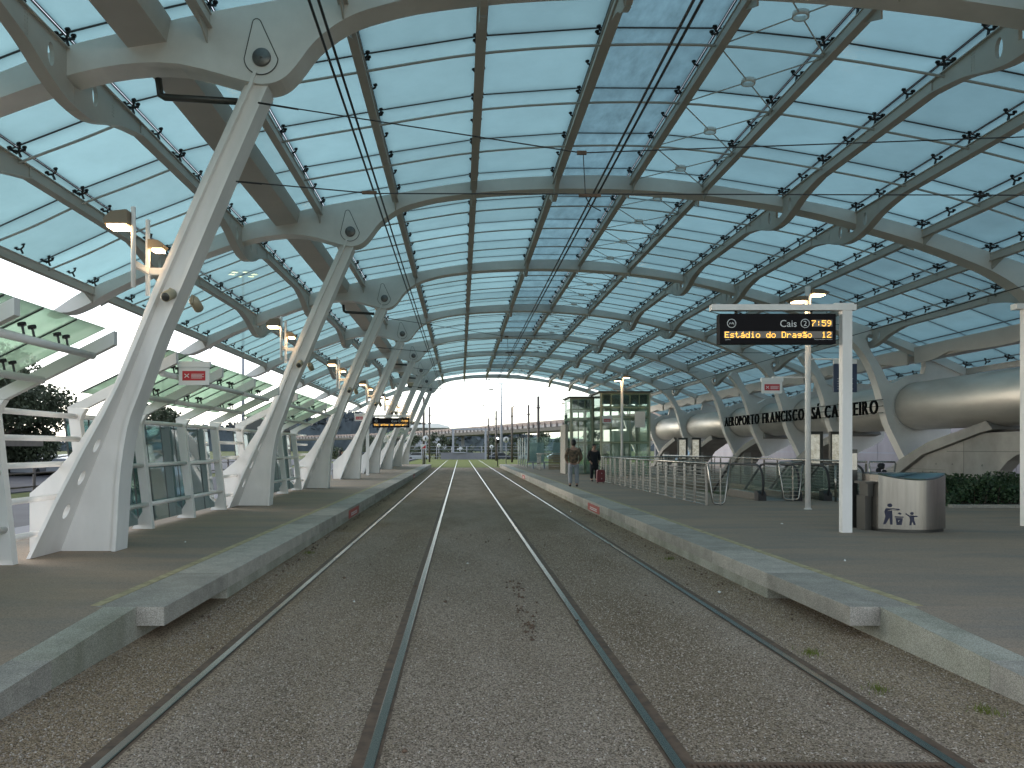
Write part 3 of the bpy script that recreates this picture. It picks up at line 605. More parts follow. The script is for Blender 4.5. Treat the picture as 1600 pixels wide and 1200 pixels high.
# ------------------------------------------------------------------ wind shelters behind the columns
FR = (.95, 3.25, 5.5, 7.7)
def wind_shelter(label, y, frames=FR):
    s = empty('wind_shelter', label, 'wind shelter', (0, y, 0), 'wind shelters along the left platform')
    xb, xt, zt = -5.58, -5.8, 2.26
    post = MB(); post.prismY([(xb - .07, PZ), (xb + .07, PZ), (xt + .09, zt - .12), (xt + .13, zt - .02), (xt + .18, zt + .06), (xt - .1, zt + .08)], -.06, .06); pm_ = post.mesh('post', 'column_paint')
    ft = MB(); ft.prismY([(xb - .3, PZ), (xb - .07, PZ), (xb - .1, PZ + .33)], -.045, .045); fm_ = ft.mesh('foot_gusset', 'column_paint')
    rf = MB(); rf.prismY([(-5.9, 2.342), (-4.27, 3.17), (-4.27, 3.0), (-5.62, 2.325)], -.05, .05); rm_ = rf.mesh('rafter', 'paint')
    rl = {}
    for f in frames:
        p = put(pm_, 'post', s, (0, f, 0)); put(fm_, 'foot_gusset', p); put(rm_, 'rafter', s, (0, f, 0))
    def rail(y0, y1, z, nm_='rail', r_=.04, x=None):
        t = (z - PZ) / (zt - PZ); x = xb + (xt - xb) * t + .0 if x is None else x
        key = (round(y1 - y0, 2), r_)
        if key not in rl:
            mb = MB(); mb.tube((0, 0, 0), (0, y1 - y0, 0), r_, 10); rl[key] = mb.mesh(nm_, 'column_paint' if r_ == .04 else 'paint')
        put(rl[key], nm_, s, (x + .02, y0, z))
    for f0, f1 in zip(frames, frames[1:]):
        for z in (.72, 1.42, 2.2): rail(f0 + .061, f1 - .061, z)
        for x, z in ((-4.55, 2.86), (-5.17, 2.56)): rail(f0 + .051, f1 - .051, z, 'roof_tube', .045, x)
    f1 = frames[-1]
    for z in (.6, 1.05, 1.5, 1.86, 2.2): rail(f1 + .061, D + frames[0] - .061, z)
    gl = MB(); gl.prismY([(-5.78, .36), (-5.766, .36), (-5.966, 2.24), (-5.98, 2.24)], .008, .725); wp = gl.mesh('wall_pane', 'wall_glass')
    gk = MB(); gk.prismY([(-5.785, .36), (-5.761, .36), (-5.961, 2.24), (-5.985, 2.24)], -.007, .007); gkm = gk.mesh('seal', 'gasket')
    rg = MB(); d_ = .013; rg.prismY([(-5.72, 2.56), (-4.4, 3.2), (-4.4, 3.215), (-5.72, 2.575)], .008, .735); rp = rg.mesh('roof_pane', 'shelter_glass')
    jt = MB(); jt.prismY([(-5.72, 2.55), (-4.4, 3.19), (-4.4, 3.216), (-5.72, 2.576)], -.008, .008); jm = jt.mesh('seal', 'gasket')
    pd = MB()
    pd.tube((0, 0, 0), (-.02, 0, .1), .014, 5); pd.tube((-.02, 0, .09), (-.027, 0, .12), .045, 8)
    pdm = pd.mesh('glass_clamp', 'black')
    for f0, f1 in zip(frames, frames[1:]):
        w3 = (f1 - f0) / 3
        for j in range(3): put(wp, 'wall_pane', s, (0, f0 + w3 * j, 0)); put(gkm, 'seal', s, (0, f0 + w3 * j, 0))
        for j in range(3):
            put(rp, 'roof_pane', s, (0, f0 + w3 * j, 0)); put(jm, 'seal', s, (0, f0 + w3 * j, 0))
            for x, z in ((-4.55, 2.91), (-5.17, 2.61)):
                for dy in ((.14,) if j == 0 else (-.1, .1)): put(pdm, 'glass_clamp', s, (x, f0 + w3 * j + dy, z))
    return s
wind_shelter('nearest steel and glass wind shelter, cut by the left picture edge', YA[0])
wind_shelter('steel and glass wind shelter between the first and second leaning columns', YA[1])
wind_shelter('steel and glass wind shelter between the second and third leaning columns', YA[2])
wind_shelter('far wind shelter behind the sixth and seventh leaning columns', YA[6])
wind_shelter('farthest wind shelter past the last leaning column', YA[8], FR[:2])

# ------------------------------------------------------------------ big tube, name, buttresses
TX, TZ, TR = 16.5, CAMZ + 1.53, .86
o = empty('steel_tube', 'huge brushed steel tube running along the right side of the station', 'tube', (0, 0, 0))
for k in range(0, NA - 1):
    mb = MB(); y0, y1 = YA[k] + .004, YA[k + 1] - .004
    mb.lathe([(TR - .012, 0), (TR, .012), (TR, (y1 - y0) - .012), (TR - .012, y1 - y0)], (TX, y0, TZ), 48, (0, 1, 0)); mb.build('tube_segment', 'tube_steel', o)
mb = MB(); mb.lathe([(TR + .05, 0), (TR + .05, .04), (TR - .05, .04), (TR - .05, 0), (TR + .05, 0)], (0, 0, 0), 40, (0, 1, 0)); col_me = mb.mesh('collar', 'paint')
for k in range(NA - 1): put(col_me, 'collar', o, (TX, YA[k] - .05, TZ)); put(col_me, 'collar', o, (TX, YA[k] + AD + .01, TZ))
# half-bay legs round the middle of the tube
leg_poly = cr(up([(14.35, 4.05), (14.6, 4.0), (14.8, 3.6), (15.17, 2.96), (15.4, 2.5), (15.7, 2.38), (16.1, 2.62), (16.65, 2.72), (17.3, 2.55), (17.75, 2.0), (17.85, 1.4), (17.7, .69), (17.57, .32), (16.75, -.1), (16.2, -.42)]), 2) + cr(up([(16.08, -.42), (15.72, .32), (15.44, .92), (15.26, 1.62), (15.07, 2.31), (14.8, 3.0), (14.45, 3.5), (14.2, 3.85)]), 2)
mb = MB(); mb.prismY(leg_poly, 0, .4); lm = mb.mesh('half_leg', 'paint')
mb = MB(); mb.lathe([(1.12, 0), (1.12, .4), (.5, .4), (.5, 0), (1.12, 0)], (0, 0, 0), 40, (0, 1, 0)); big = mb.mesh('portal_ring', 'tube_steel')
for y, w_ in ((33.4, 'nearer'), (42.2, 'farther')):
    o2 = put(lm, 'tube_leg', None, (0, y, 0)); tag(o2, f'{w_} short white leg gripping the steel tube between two arches', 'support leg', 'short legs round the tube')
    put(big, 'portal_ring', o2, (TX, .45, TZ - .05))
NAME = 'AEROPORTO FRANCISCO SÁ CARNEIRO'
ns = empty('station_name', 'black letters AEROPORTO FRANCISCO SÁ CARNEIRO standing in front of the steel tube', 'sign', (14.98, 45.4, 2.97))
MX = Matrix(((0, 0, -1), (-1, 0, 0), (0, 1, 0)))
sz = .73
for word, ya, yb in (('AEROPORTO', 45.35, 40.2), ('FRANCISCO', 39.7, 34.95), ('SÁ', 34.15, 33.3), ('CARNEIRO', 32.9, 28.75)):
    ms = [text_mesh(ch, sz, .03, material='letter_black', bold=.003) for ch in word]; ws = [(min(v.co.x for v in m.vertices), max(v.co.x for v in m.vertices)) for m in ms]
    tot = sum(b - a for a, b in ws); L_ = ya - yb; gap = (L_ - tot) / (len(word) - 1); sc = 1.0
    if gap < .04: sc = (L_ - .04 * (len(word) - 1)) / tot; gap = .04
    cur = 0
    for m, (a, b) in zip(ms, ws):
        l = put(m, 'letter', ns, (0, (ya - 45.4) - cur + a * sc, 0)); l.rotation_euler = MX.to_euler(); l.scale = (sc, 1, 1); cur += (b - a) * sc + gap
mb = MB()
for z in (.03, .27, .5): mb.tube((.06, .3, z), (.06, -16.9, z), .014, 6)
mb.build('mounting_rails', 'dark_metal', ns)
# concrete buttresses
for k in range(3, 8):
    y = YA[k]
    o = empty('concrete_buttress', f'sloping concrete buttress carrying the {ORD[k - 3]} visible arch foot beside the steel tube', 'buttress', (0, y, 0), 'concrete buttresses under the tube')
    mb = MB(); mb.prismX([(2.6, .25), (.15, 1.34), (-1.6, 1.95), (-4.6, 2.56), (-4.9, 2.3), (-4.3, 2.21), (-1.2, 1.5), (.2, .85), (1.6, .25)], 15.95, 17.3); mb.build('raking_beam', 'concrete', o)
    hole = [(-6.0, PZ - .3)] + [(-4.3 + 1.75 * math.cos(a), .3 + 1.45 * math.sin(a)) for a in np.linspace(0.02, math.pi - .02, 14)][::-1] + [(-2.55, PZ - .3)]
    body = [(1.6, -.1), (.2, .85), (-1.2, 1.5), (-4.3, 2.2), (-6.3, 2.2), (-6.3, -.1)]
    body = [(1.6, -.1), (.2, .85), (-1.2, 1.5), (-4.3, 2.2), (-8.89, 2.25), (-8.89, -.1), (-8.25, -.1)] + [(-6.4 + 1.85 * math.cos(a), -.05 + 1.7 * math.sin(a)) for a in np.linspace(math.pi, 0, 14)] + [(-4.5, -.1)]
    mb = MB(); mb.prismX(body, 16.1, 16.5); 
    if k == 3: mb.build('wall_panel', 'concrete', o)
    else:
        mb = MB(); mb.prismX([(1.6, -.1), (.2, .85), (-1.2, 1.5), (-1.2, -.1)], 16.1, 16.5); mb.build('wall_panel', 'concrete', o)
    mb = MB(); mb.bb(16.094, 16.1, -2.3, 1.0, 1.0, 1.008) if k == 3 else mb.bb(16.094, 16.1, -1.0, 1.0, .6, .608); mb.build('joint', 'gasket', o)
o = [x for x in bpy.data.objects if x.name.startswith('concrete_buttress')][0]
for yy_, z0_, z1_ in ((-3.3, .0, 1.95), (-6.2, 1.7, 2.2)): mb = MB(); mb.bb(16.094, 16.1, yy_, yy_ + .012, z0_, z1_); mb.build('joint', 'gasket', o)
mb = MB(); mb.bb(16.094, 16.1, -8.8, -2.4, 1.62, 1.632); mb.build('joint', 'gasket', o)
for yy_ in (-.2, -1.8, -2.7, -4.2): 
    for z_ in (.5, 1.2): mb = MB(); mb.lathe([(0, 0), (.03, 0), (.03, .005)], (16.1, yy_, z_), 10, (-1, 0, 0)); mb.build('tie_hole', 'gasket', o)
o = empty('retaining_wall', 'long pale concrete retaining wall beyond the steel tube', 'wall', (25, 0, 0))
for k in range(14):
    mb = MB(); mb.bb(0, .4, 6 * k + .02, 6 * k + 5.98, -.05, 1.45); mb.build('wall_panel', 'pale_concrete', o); mb = MB(); mb.bb(0.004, .4, 6 * k + .02, 6 * k + 5.98, 1.47, 3.0); mb.build('wall_panel', 'pale_concrete', o)
mb = MB(); mb.bb(15.8, 25, -10, 84, -.02, PZ - .1); tag(mb.build('pavement', 'pavement'), kind='structure')

# ------------------------------------------------------------------ right platform furniture
def xz_frame(mb, pts, r): mb.path(pts, r, 8, closed=True)
def dot_text(mb, txt, x, z, p, y):
    F = {'E': '1F,10,10,1E,10,10,1F', 's': '00,00,0F,10,0E,01,1E', 't': '08,08,1C,08,08,09,06', 'á': '02,04,0E,01,0F,11,0F', 'd': '01,01,0D,13,11,11,0F', 'i': '04,00,0C,04,04,04,0E', 'o': '00,00,0E,11,11,11,0E', 'D': '1E,11,11,11,11,11,1E', 'r': '00,00,16,19,10,10,10', 'a': '00,00,0E,01,0F,11,0F', 'g': '00,00,0F,11,0F,01,0E', 'ã': '0D,16,0E,01,0F,11,0F', '1': '04,0C,04,04,04,04,0E', '2': '0E,11,01,06,08,10,1F', '7': '1F,01,02,04,08,08,08', ':': '00,04,04,00,04,04,00', '5': '1F,10,1E,01,01,11,0E', '9': '0E,11,11,0F,01,02,0C', 'n': '00,00,16,19,11,11,11', 'e': '00,00,0E,11,1F,10,0E', '>': '08,04,02,01,02,04,08', 'V': '11,11,11,11,0A,0A,04', 'l': '0C,04,04,04,04,04,0E'}
    for ch in txt:
        if ch in F:
            for r_, h in enumerate(F[ch].split(',')):
                v = int(h, 16)
                for c_ in range(5):
                    if v >> (4 - c_) & 1: cx = x + c_ * p; cz = z - r_ * p; h_ = p * .37; mb.quad((cx - h_, y, cz - h_), (cx + h_, y, cz - h_), (cx + h_, y, cz + h_), (cx - h_, y, cz + h_))
        x += 6 * p if ch != ':' else 6 * p
    return x
FACE = Euler((R(90), 0, 0))
def display(label, x0, y, zt, cais, line, right_txt, post_x=2.09, post_side=1):
    o = empty('platform_display', label, 'display', (x0, y, 0), 'hanging departure displays')
    mb = MB(); mb.bb(post_x, post_x + .165, -.01, .12, PZ, zt - .001); mb.build('post', 'column_paint', o)
    mb = MB(); mb.bb(min(-.14, post_x - .06), max(2.0, post_x + .235), -.02, .13, zt, zt + .1); mb.bb(post_x - .12, post_x + .2, 0, .12, zt + .1, zt + .125); mb.build('beam', 'column_paint', o)
    mb = MB(); mb.tube((.3, .09, zt - .08), (.3, .09, zt + .01), .02, 6); mb.tube((1.6, .09, zt - .08), (1.6, .09, zt + .01), .02, 6); mb.build('hanger', 'dark_metal', o)
    b = MB(); b.bb(0, 1.98, 0, .18, zt - .57, zt - .06); bx = b.build('display_box', 'screen', o)
    mb = MB(); mb.bb(.07, 1.92, -.004, -.001, zt - .475, zt - .36); mb.bb(1.57, 1.92, -.004, -.001, zt - .28, zt - .165); mb.build('led_panel', 'led_back', bx)
    mb = MB(); p = .0147; dot_text(mb, line, .09, zt - .375, p, -.007)
    w_ = len(right_txt) * 6 * p; dot_text(mb, right_txt, 1.92 - w_, zt - .375, p, -.007); dot_text(mb, '7:59', 1.92 - 4 * 6 * p, zt - .18, p, -.007); mb.build('led_text', 'led', bx)
    put(text_mesh('Cais', .17), 'printed_word', bx, (1.02, -.003, zt - .285), FACE)
    put(text_mesh(cais, .125, align='CENTER'), 'printed_number', bx, (1.455, -.003, zt - .268), FACE)
    mb = MB(); mb.lathe([(.066, 0), (.078, 0), (.078, .003), (.066, .003), (.066, 0)], (1.455, -.004, zt - .225), 28, (0, 1, 0)); mb.lathe([(.066, 0), (.078, 0), (.078, .003), (.066, .003), (.066, 0)], (.2, -.004, zt - .225), 28, (0, 1, 0))
    mb.path([(.2 - .042 + .012 * k, -.003, zt - .225 + .02 * math.sin(k * 1.8 - 1.6)) for k in range(8)], .007, 5); mb.build('emblem', 'print_white', bx)
    put(text_mesh('Destino', .028), 'small_print', bx, (.09, -.003, zt - .51), FACE); put(text_mesh('Tempo de espera / minutos', .028, align='RIGHT'), 'small_print', bx, (1.92, -.003, zt - .505), FACE)
    return o
display('departure display reading Cais 2 Estádio do Dragão 12 on a white post', 4.42, 13.65, 4.08, '2', 'Estádio do Dragão', '12')
dl = display('far departure display with amber text above the left platform', -4.75, 43.0, 3.42, '1', 'Val antes de entrar>', '', -.35)
# half of the next portal at the right picture edge
o = empty('sign_post', 'white sign post cut by the right picture edge beside the hedge', 'post', (10.40, 14.75, 0))
mb = MB(); mb.bb(0, .165, 0, .13, PZ, 4.3); mb.build('post', 'column_paint', o); mb = MB(); mb.bb(-.13, 2.4, .02, .2, 4.301, 4.4); mb.build('beam', 'column_paint', o)
mb = MB(); mb.bb(.4, 2.3, .02, .2, 3.72, 4.22); mb.build('display_box', 'screen', o); mb = MB(); mb.tube((.7, .1, 4.2), (.7, .1, 4.31), .02, 6); mb.tube((2, .1, 4.2), (2, .1, 4.31), .02, 6); mb.build('hanger', 'dark_metal', o)

def lamp_pole(label, x, y):
    o = empty('lamp_pole', label, 'lamp post', (x, y, 0), 'slender lamp posts on the right platform')
    mb = MB(); mb.tube((0, 0, PZ), (0, 0, 5.55), .065, 12); mb.lathe([(.09, PZ), (.09, PZ + .015), (.066, PZ + .02)], n=12); mb.build('pole', 'column_paint', o)
    for sx, z in ((1, 5.36), (-1, 5.2)):
        mb = MB(); s_ = sx; mb.prism([(0, 0), (s_ * .34, -.02), (s_ * .4, .03), (s_ * .2, .1), (0, .1)], lambda p: (p[0] + s_ * .06, -.15, z + p[1]), lambda p: (p[0] + s_ * .06, .15, z + p[1])); h = mb.build('lamp_head', 'lamp_shell', o)
        mb = MB(); mb.bb(s_ * .1, s_ * .36, -.12, .12, z - .035, z - .022); mb.build('lens', 'lamp_lens', h)
    return o
def no_cross_sign(label, x, y, z, dirx, arm):
    o = empty('warning_sign', label, 'sign', (x, y, z), 'red no crossing signs')
    mb = MB(); mb.tube((0, 0, .2), (dirx * arm, 0, .2), .018, 6); mb.build('arm', 'column_paint', o)
    c = dirx * arm; s0 = c - .26
    mb = MB(); mb.bb(s0, s0 + .52, -.03, .03, .1, .19); mb.bb(s0 + .02, s0 + .5, -.012, .012, -.18, .099); mb.build('panel', 'white', o)
    mb = MB(); mb.bb(s0 + .08, s0 + .44, -.016, -.0125, -.11, .04); mb.build('red_plate', 'sign_red', o)
    mb = MB()
    for a in (-1, 1): mb.box((s0 + .15, -.018, -.035), (.09, .003, .012), Matrix.Rotation(a * .7, 3, 'Y'))
    for j in range(4): mb.bb(s0 + .22, s0 + .42 - .03 * (j % 2), -.0185, -.0165, -.015 - .02 * j, -.007 - .02 * j)
    tag(mb.build('print', 'print_white', o), kind='stuff'); return o
lp = lamp_pole('nearest slender lamp post, beside the departure display', 8.2, 18.9)
lamp_pole('slender lamp post in front of the glass lift shaft', 8.26, 41.0); lamp_pole('farthest slender lamp post on the right platform', 8.3, 63.2)
no_cross_sign('red no crossing sign hung from the nearest lamp post', 8.13, 18.9, 3.2, -1, .78)
no_cross_sign('red no crossing sign in front of the glass lift shaft', 8.2, 41.0, 3.2, -1, .7)
no_cross_sign('red no crossing sign hung beside the first leaning column', -4.22, 12.6, 2.9, 1, .02)
no_cross_sign('red no crossing sign beside the fourth leaning column', -4.85, 40.6, 3.3, -1, .3)
o = empty('information_sign', 'dark blue information board hung between lamp post and display post', 'sign', (8.9, 18.9, 0))
mb = MB(); mb.tube((-.63, 0, 3.83), (.5, 0, 3.83), .018, 6); mb.build('arm', 'column_paint', o); mb = MB(); mb.bb(-.1, .45, -.02, .02, 3.05, 3.72); b = mb.build('board', 'sign_blue', o); mb = MB(); mb.bb(-.1, .45, -.025, .025, 3.721, 3.82); mb.build('head_panel', 'paint', o)
mb = MB()
for j in range(5): mb.bb(-.02, .36 - .05 * (j % 2), -.0225, -.0205, 3.12 + .06 * j, 3.135 + .06 * j)
for j in range(2): mb.lathe([(.035, 0), (.05, 0), (.05, .002), (.035, .002), (.035, 0)], (.08, -.0225, 3.5 + .12 * j), 14, (0, 1, 0))
tag(mb.build('print', 'grey_mast', b), kind='stuff')

# litter bin
o = empty('litter_bin', 'wide curved stainless litter bin with glass lid and pictogram', 'litter bin', (7.80, 13.85, PZ))
W_, H_ = .58, .98
def front(x): return -.24 + .24 * (x / W_) ** 2 - .02
fp = [(x, front(x)) for x in np.linspace(-W_, W_, 21)]
mb = MB(); mb.prismZ([(x * .97, y + .03) for x, y in fp] + [(W_ * .97, .5), (-W_ * .97, .5)], 0, .05); mb.build('plinth', 'dark_metal', o)
mb = MB(); outline = fp + [(W_, .55), (-W_, .55)]
n_ = len(outline); 
def topz(x): return H_ - .09 * (1 - (x / W_) ** 2)
mb.prism(outline, lambda p: (p[0], p[1], .052), lambda p: (p[0], p[1], topz(p[0]) if p[1] < .3 else H_)); b = mb.build('body', 'stainless', o)
mb = MB(); mb.prism([(x, y + .02) for x, y in fp] + [(W_ - .02, .5), (-W_ + .02, .5)], lambda p: (p[0], p[1], max(topz(p[0]), 0) + .012 if p[1] < .3 else H_ + .012), lambda p: (p[0], p[1], topz(p[0]) + .03 if p[1] < .3 else H_ + .03)); mb.build('glass_lid', 'lid_glass', o)
mb = MB(); mb.bb(-W_ - .16, -W_ - .004, .1, .5, .82, .86); mb.prismX([(.15, .6), (.45, .6), (.45, .82), (.15, .82)], -W_ - .1, -W_ - .004); mb.bb(-W_ - .12, -W_ - .004, .2, .5, .0, .6); mb.build('side_tray', 'dark_metal', o)
def on_front(mb, polys):
    for poly in polys: mb.prism(poly, lambda p: (p[0], front(p[0]) - .004, p[1]), lambda p: (p[0], front(p[0]) - .001, p[1]))
mb = MB(); A0 = -.53
man = [circ(A0 + .09, .46, .033, 12), [(A0 + .04, .41), (A0 + .13, .41), (A0 + .22, .405), (A0 + .22, .38), (A0 + .12, .375), (A0 + .125, .28), (A0 + .125, .13), (A0 + .095, .13), (A0 + .085, .25), (A0 + .035, .13), (A0 + .005, .13), (A0 + .035, .27), (A0 + .02, .35)]]
bn = [[(A0 + .155, .275), (A0 + .275, .275), (A0 + .275, .255), (A0 + .155, .255)], [(A0 + .165, .248), (A0 + .265, .248), (A0 + .25, .13), (A0 + .18, .13)], [(A0 + .19, .325), (A0 + .22, .345), (A0 + .25, .32), (A0 + .23, .305)]]
kid = [circ(A0 + .4, .33, .027, 12), [(A0 + .31, .335), (A0 + .36, .295), (A0 + .42, .295), (A0 + .49, .29), (A0 + .49, .272), (A0 + .43, .268), (A0 + .435, .22), (A0 + .46, .14), (A0 + .43, .135), (A0 + .405, .2), (A0 + .39, .13), (A0 + .36, .13), (A0 + .372, .22), (A0 + .365, .265), (A0 + .3, .32)]]
on_front(mb, man + bn + kid); mb.build('pictogram', 'navy_print', b)
mb = MB(); mb.lathe([(.014, 0), (.022, 0), (.022, .003), (.014, .003), (.014, 0)], (A0 + .215, front(A0 + .215) - .008, .19), 12, (0, 1, 0)); mb.build('bin_emblem', 'stainless', b)
o = empty('ticket_validator', 'slim grey cabinet standing between display post and litter bin', 'cabinet', (7.12, 14.6, PZ)); mb = MB(); mb.bb(-.07, .07, -.1, .1, 0, 1.42); mb.build('cabinet', 'dark_metal', o); mb = MB(); mb.bb(-.06, .06, -.108, -.1, 1.05, 1.35); mb.build('front_panel', 'stainless', o)

# balustrades
def balustrade(label, p0, p1, nposts, ends=True, inf=None, name='balustrade'):
    p0 = Vector(p0); p1 = Vector(p1); d = p1 - p0; Ln = d.length; o = empty(name, label, 'balustrade', p0, 'stainless balustrades round the escalators')
    o.rotation_euler = (0, 0, math.atan2(d.y, d.x))
    pm_ = MB(); pm_.bb(-.012, .012, -.03, .03, 0, 1.02); pm_ = pm_.mesh('post', 'stainless')
    for k in range(nposts): put(pm_, 'post', o, (Ln * k / (nposts - 1), 0, 0))
    mb = MB(); mb.tube((-.02, 0, 1.06), (Ln + .02, 0, 1.06), .03, 10); mb.build('handrail', 'stainless', o)
    for j in range(10):
        mb = MB(); mb.tube((0, .035, .1 + .092 * j), (Ln, .035, .1 + .092 * j), .009, 5); mb.build('cable', 'cable_steel', o)
    mb = MB(); mb.bb(0, Ln, -.05, .05, .0, .02); mb.build('base_rail', 'stainless', o)
    return o
balustrade('long stainless cable balustrade facing the right track, left of the escalators', (6.2, 35.2, PZ), (6.2, 20.2, PZ), 16)
balustrade('rear stainless cable balustrade along the far side of the escalators', (11.35, 45, PZ), (11.35, 22.4, PZ), 19)
balustrade('low stainless balustrade closing the far end of the escalator pit', (6.3, 35.3, PZ), (11.2, 35.3, PZ), 7)
def loop_frame(label, x, y, w0, w1, h, rz=0):
    o = empty('balustrade_end', label, 'balustrade', (x, y, PZ), 'looped balustrade frames', rz)
    mb = MB(); pts = [(-w0 / 2, 0, h), (w0 / 2, 0, h), (w0 / 2 + .02, 0, h - .05), (w1 / 2, 0, .1), (w1 / 2 - .05, 0, .05), (-w1 / 2 + .05, 0, .05), (-w1 / 2, 0, .1), (-w0 / 2 - .02, 0, h - .05)]; mb.path(pts, .025, 8, closed=True); mb.build('frame', 'stainless', o)
    for j in range(8):
        z = .16 + (h - .22) / 8 * j; ww = (w1 + (w0 - w1) * z / h) / 2; mb = MB(); mb.tube((-ww, 0, z), (ww, 0, z), .0085, 5); mb.build('cable', 'cable_steel', o)
    mb = MB(); mb.bb(.03, .05, -.02, .02, 0, h - .1); mb.build('post', 'stainless', o)
loop_frame('tapered looped stainless frame between the two escalators', 9.0, 21.8, .62, .42, 1.06)
loop_frame('tapered looped frame ending the long front balustrade', 6.48, 20.1, .5, .3, 1.06)
loop_frame('looped stainless frame behind the litter bin', 11.75, 22.3, .7, .5, 1.06)
for x in (9.42, 10.12):
    o = empty('bollard', f'thin stainless bollard {"left" if x < 10 else "right"} of the second escalator entry', 'bollard', (x, 21.6, PZ), 'thin stainless bollards'); mb = MB(); mb.tube((0, 0, 0), (0, 0, 1.0), .03, 10); mb.build('post', 'stainless', o); mb = MB(); mb.box((0, 0, 1.03), (.07, .05, .06)); mb.build('cap', 'dark_metal', o)
o = empty('black_bag', 'black bag hanging on the looped frame behind the litter bin', 'bag', (11.5, 21.9, 1.05))
mb = MB()
for k in range(10): mb.lathe([(0, -.07), (.05, -.05), (.07, 0), (.05, .06), (0, .08)], (random.uniform(-.12, .12), random.uniform(-.06, .06), random.uniform(-.12, .2)), 7, (random.random(), random.random(), 1))
mb.build('body', 'dark_cloth', o)
# escalators
def escalator(label, x, y):
    o = empty('escalator', label, 'escalator', (x, y, PZ), 'pair of escalators going down'); wd = .98; sl = math.tan(R(30))
    prof = [(0.25, .0), (.1, .18), (.02, .5), (.12, .82), (.35, .96)] ; 
    for sx in (0, wd):
        out = cr([(.42, .02), (.1, .12), (-.02, .45), (.12, .78), (.42, .93)], 4) + [(2.4, .93)] + [(6.6, .93 - 4.2 * sl * .95)] + [(6.6, .2 - 4.2 * sl), (2.6, .02)]
        mb = MB(); mb.prismX(out, sx - .008, sx + .008); mb.build('glass_side', 'escalator_glass', o)
        mb = MB(); hp = cr([(.42, -.02), (.06, .08), (-.07, .45), (.08, .84), (.42, .98)], 4) + [(2.35, .98), (2.7, .93), (6.6, .98 - 4.2 * sl * .95)]; mb.path([(sx, a, b_) for a, b_ in hp], .035, 8); mb.build('handrail', 'rubber', o)
        mb = MB(); mb.prismX([(.3, .0), (.3, .2), (2.4, .22), (6.6, .22 - 4.2 * sl), (6.6, -.1 - 4.2 * sl), (2.5, -.05)], sx - .09, sx + .09); mb.build('skirt', 'stainless', o)
        mb = MB(); mb.prismX([(-.02, 0), (-.02, .2), (.1, .27), (.298, .27), (.298, 0)], sx - .11, sx + .11); mb.build('newel_box', 'rubber', o)
    mb = MB(); mb.bb(.1, wd - .1, .0, 2.3, .002, .012); mb.build('comb_plate', 'step', o)
    sm = MB(); sm.bb(.1, wd - .1, 0, .4, -.2, 0); sm = sm.mesh('step', 'step')
    for k in range(11): put(sm, 'step', o, (0, 2.3 + .4 * k, -.03 - .2 * k))
escalator('nearer glass sided escalator going down behind the front balustrade', 8.25, 21.9); escalator('second glass sided escalator, farther from the track', 10.05, 21.9)
# lightboxes
for i, (x, y, lb) in enumerate(((11.75, 26.5, 'left lit poster box behind the second escalator'), (12.5, 26.5, 'right lit poster box behind the display post'), (11.75, 42.3, 'left far lit poster box beside the lift shaft'), (12.45, 42.3, 'right far lit poster box near the lift shaft'))):
    o = empty('poster_box', lb, 'poster box', (x, y, PZ), 'lit poster boxes'); mb = MB(); mb.bb(-.25, .25, 0, .14, 0, 2.0); mb.build('case', 'dark_metal', o); mb = MB(); mb.bb(-.2, .14, -.006, -.001, .9, 1.9); mb.build('poster', 'lightbox', o)

# lift shaft
o = empty('lift_shaft', 'glass lift shaft with dark frame on the right platform', 'lift', (0, 0, PZ))
def glass_box(o, x0, x1, y0, y1, h, nx, zb, door=False):
    for x in (x0, x1):
        for y in (y0, y1): mb = MB(); mb.bb(x - .08, x + .08, y - .08, y + .08, 0, h); mb.build('corner_post', 'lift_frame', o)
    for z in zb:
        mb = MB(); mb.bb(x0 + .081, x1 - .081, y0 - .06, y0 + .06, z - .07, z + .07); mb.bb(x0 + .081, x1 - .081, y1 - .06, y1 + .06, z - .07, z + .07); mb.bb(x0 - .06, x0 + .06, y0 + .081, y1 - .081, z - .07, z + .07); mb.bb(x1 - .06, x1 + .06, y0 + .081, y1 - .081, z - .07, z + .07); mb.build('cross_beam', 'lift_frame', o)
    mb = MB()
    for k in range(1, nx):
        x = x0 + (x1 - x0) * k / nx; mb.bb(x - .025, x + .025, y0 - .03, y0 + .03, 0, h - .01); mb.bb(x - .025, x + .025, y1 - .03, y1 + .03, 0, h - .01)
    mb.build('mullions', 'lift_frame', o)
    zz = [0] + list(zb)
    for k in range(nx):
        for a, b in zip(zz, zz[1:]):
            xa_, xb_ = x0 + (x1 - x0) * k / nx + .01, x0 + (x1 - x0) * (k + 1) / nx - .01
            mb = MB(); mb.bb(xa_, xb_, y0 - .1, y0 - .088, a + .02, b - .02); mb.build('glass_pane', 'lift_glass', o)
    for x in (x0 - .1, x1 + .09):
        mb = MB(); mb.bb(x, x + .012, y0, y1, .02, h - .05); mb.build('side_pane', 'lift_glass', o)
    mb = MB(); mb.bb(x0 - .2, x1 + .2, y0 - .25, y1 + .2, h, h + .06); mb.build('roof', 'lift_roof', o)
    mb = MB(); mb.bb(x0 + .081, x1 - .081, y0 + .0605, y0 + .1, h - .62, h - .08); mb.build('header_panel', 'lift_roof', o)
glass_box(o, 6.2, 7.32, 44.8, 47.2, 4.28, 3, (1.75, 3.1, 3.62, 4.21)); glass_box(o, 7.5, 10.0, 42.6, 45.5, 4.42, 5, (1.75, 3.1, 3.62, 4.35))
mb = MB(); mb.bb(8.35, 9.3, 43.6, 44.8, .1, 2.4); mb.build('lift_car', 'paint', o)
mb = MB(); mb.bb(5.9, 6.06, 45.2, 47.4, 0, 2.8); mb.build('side_wall', 'coping_c', o)
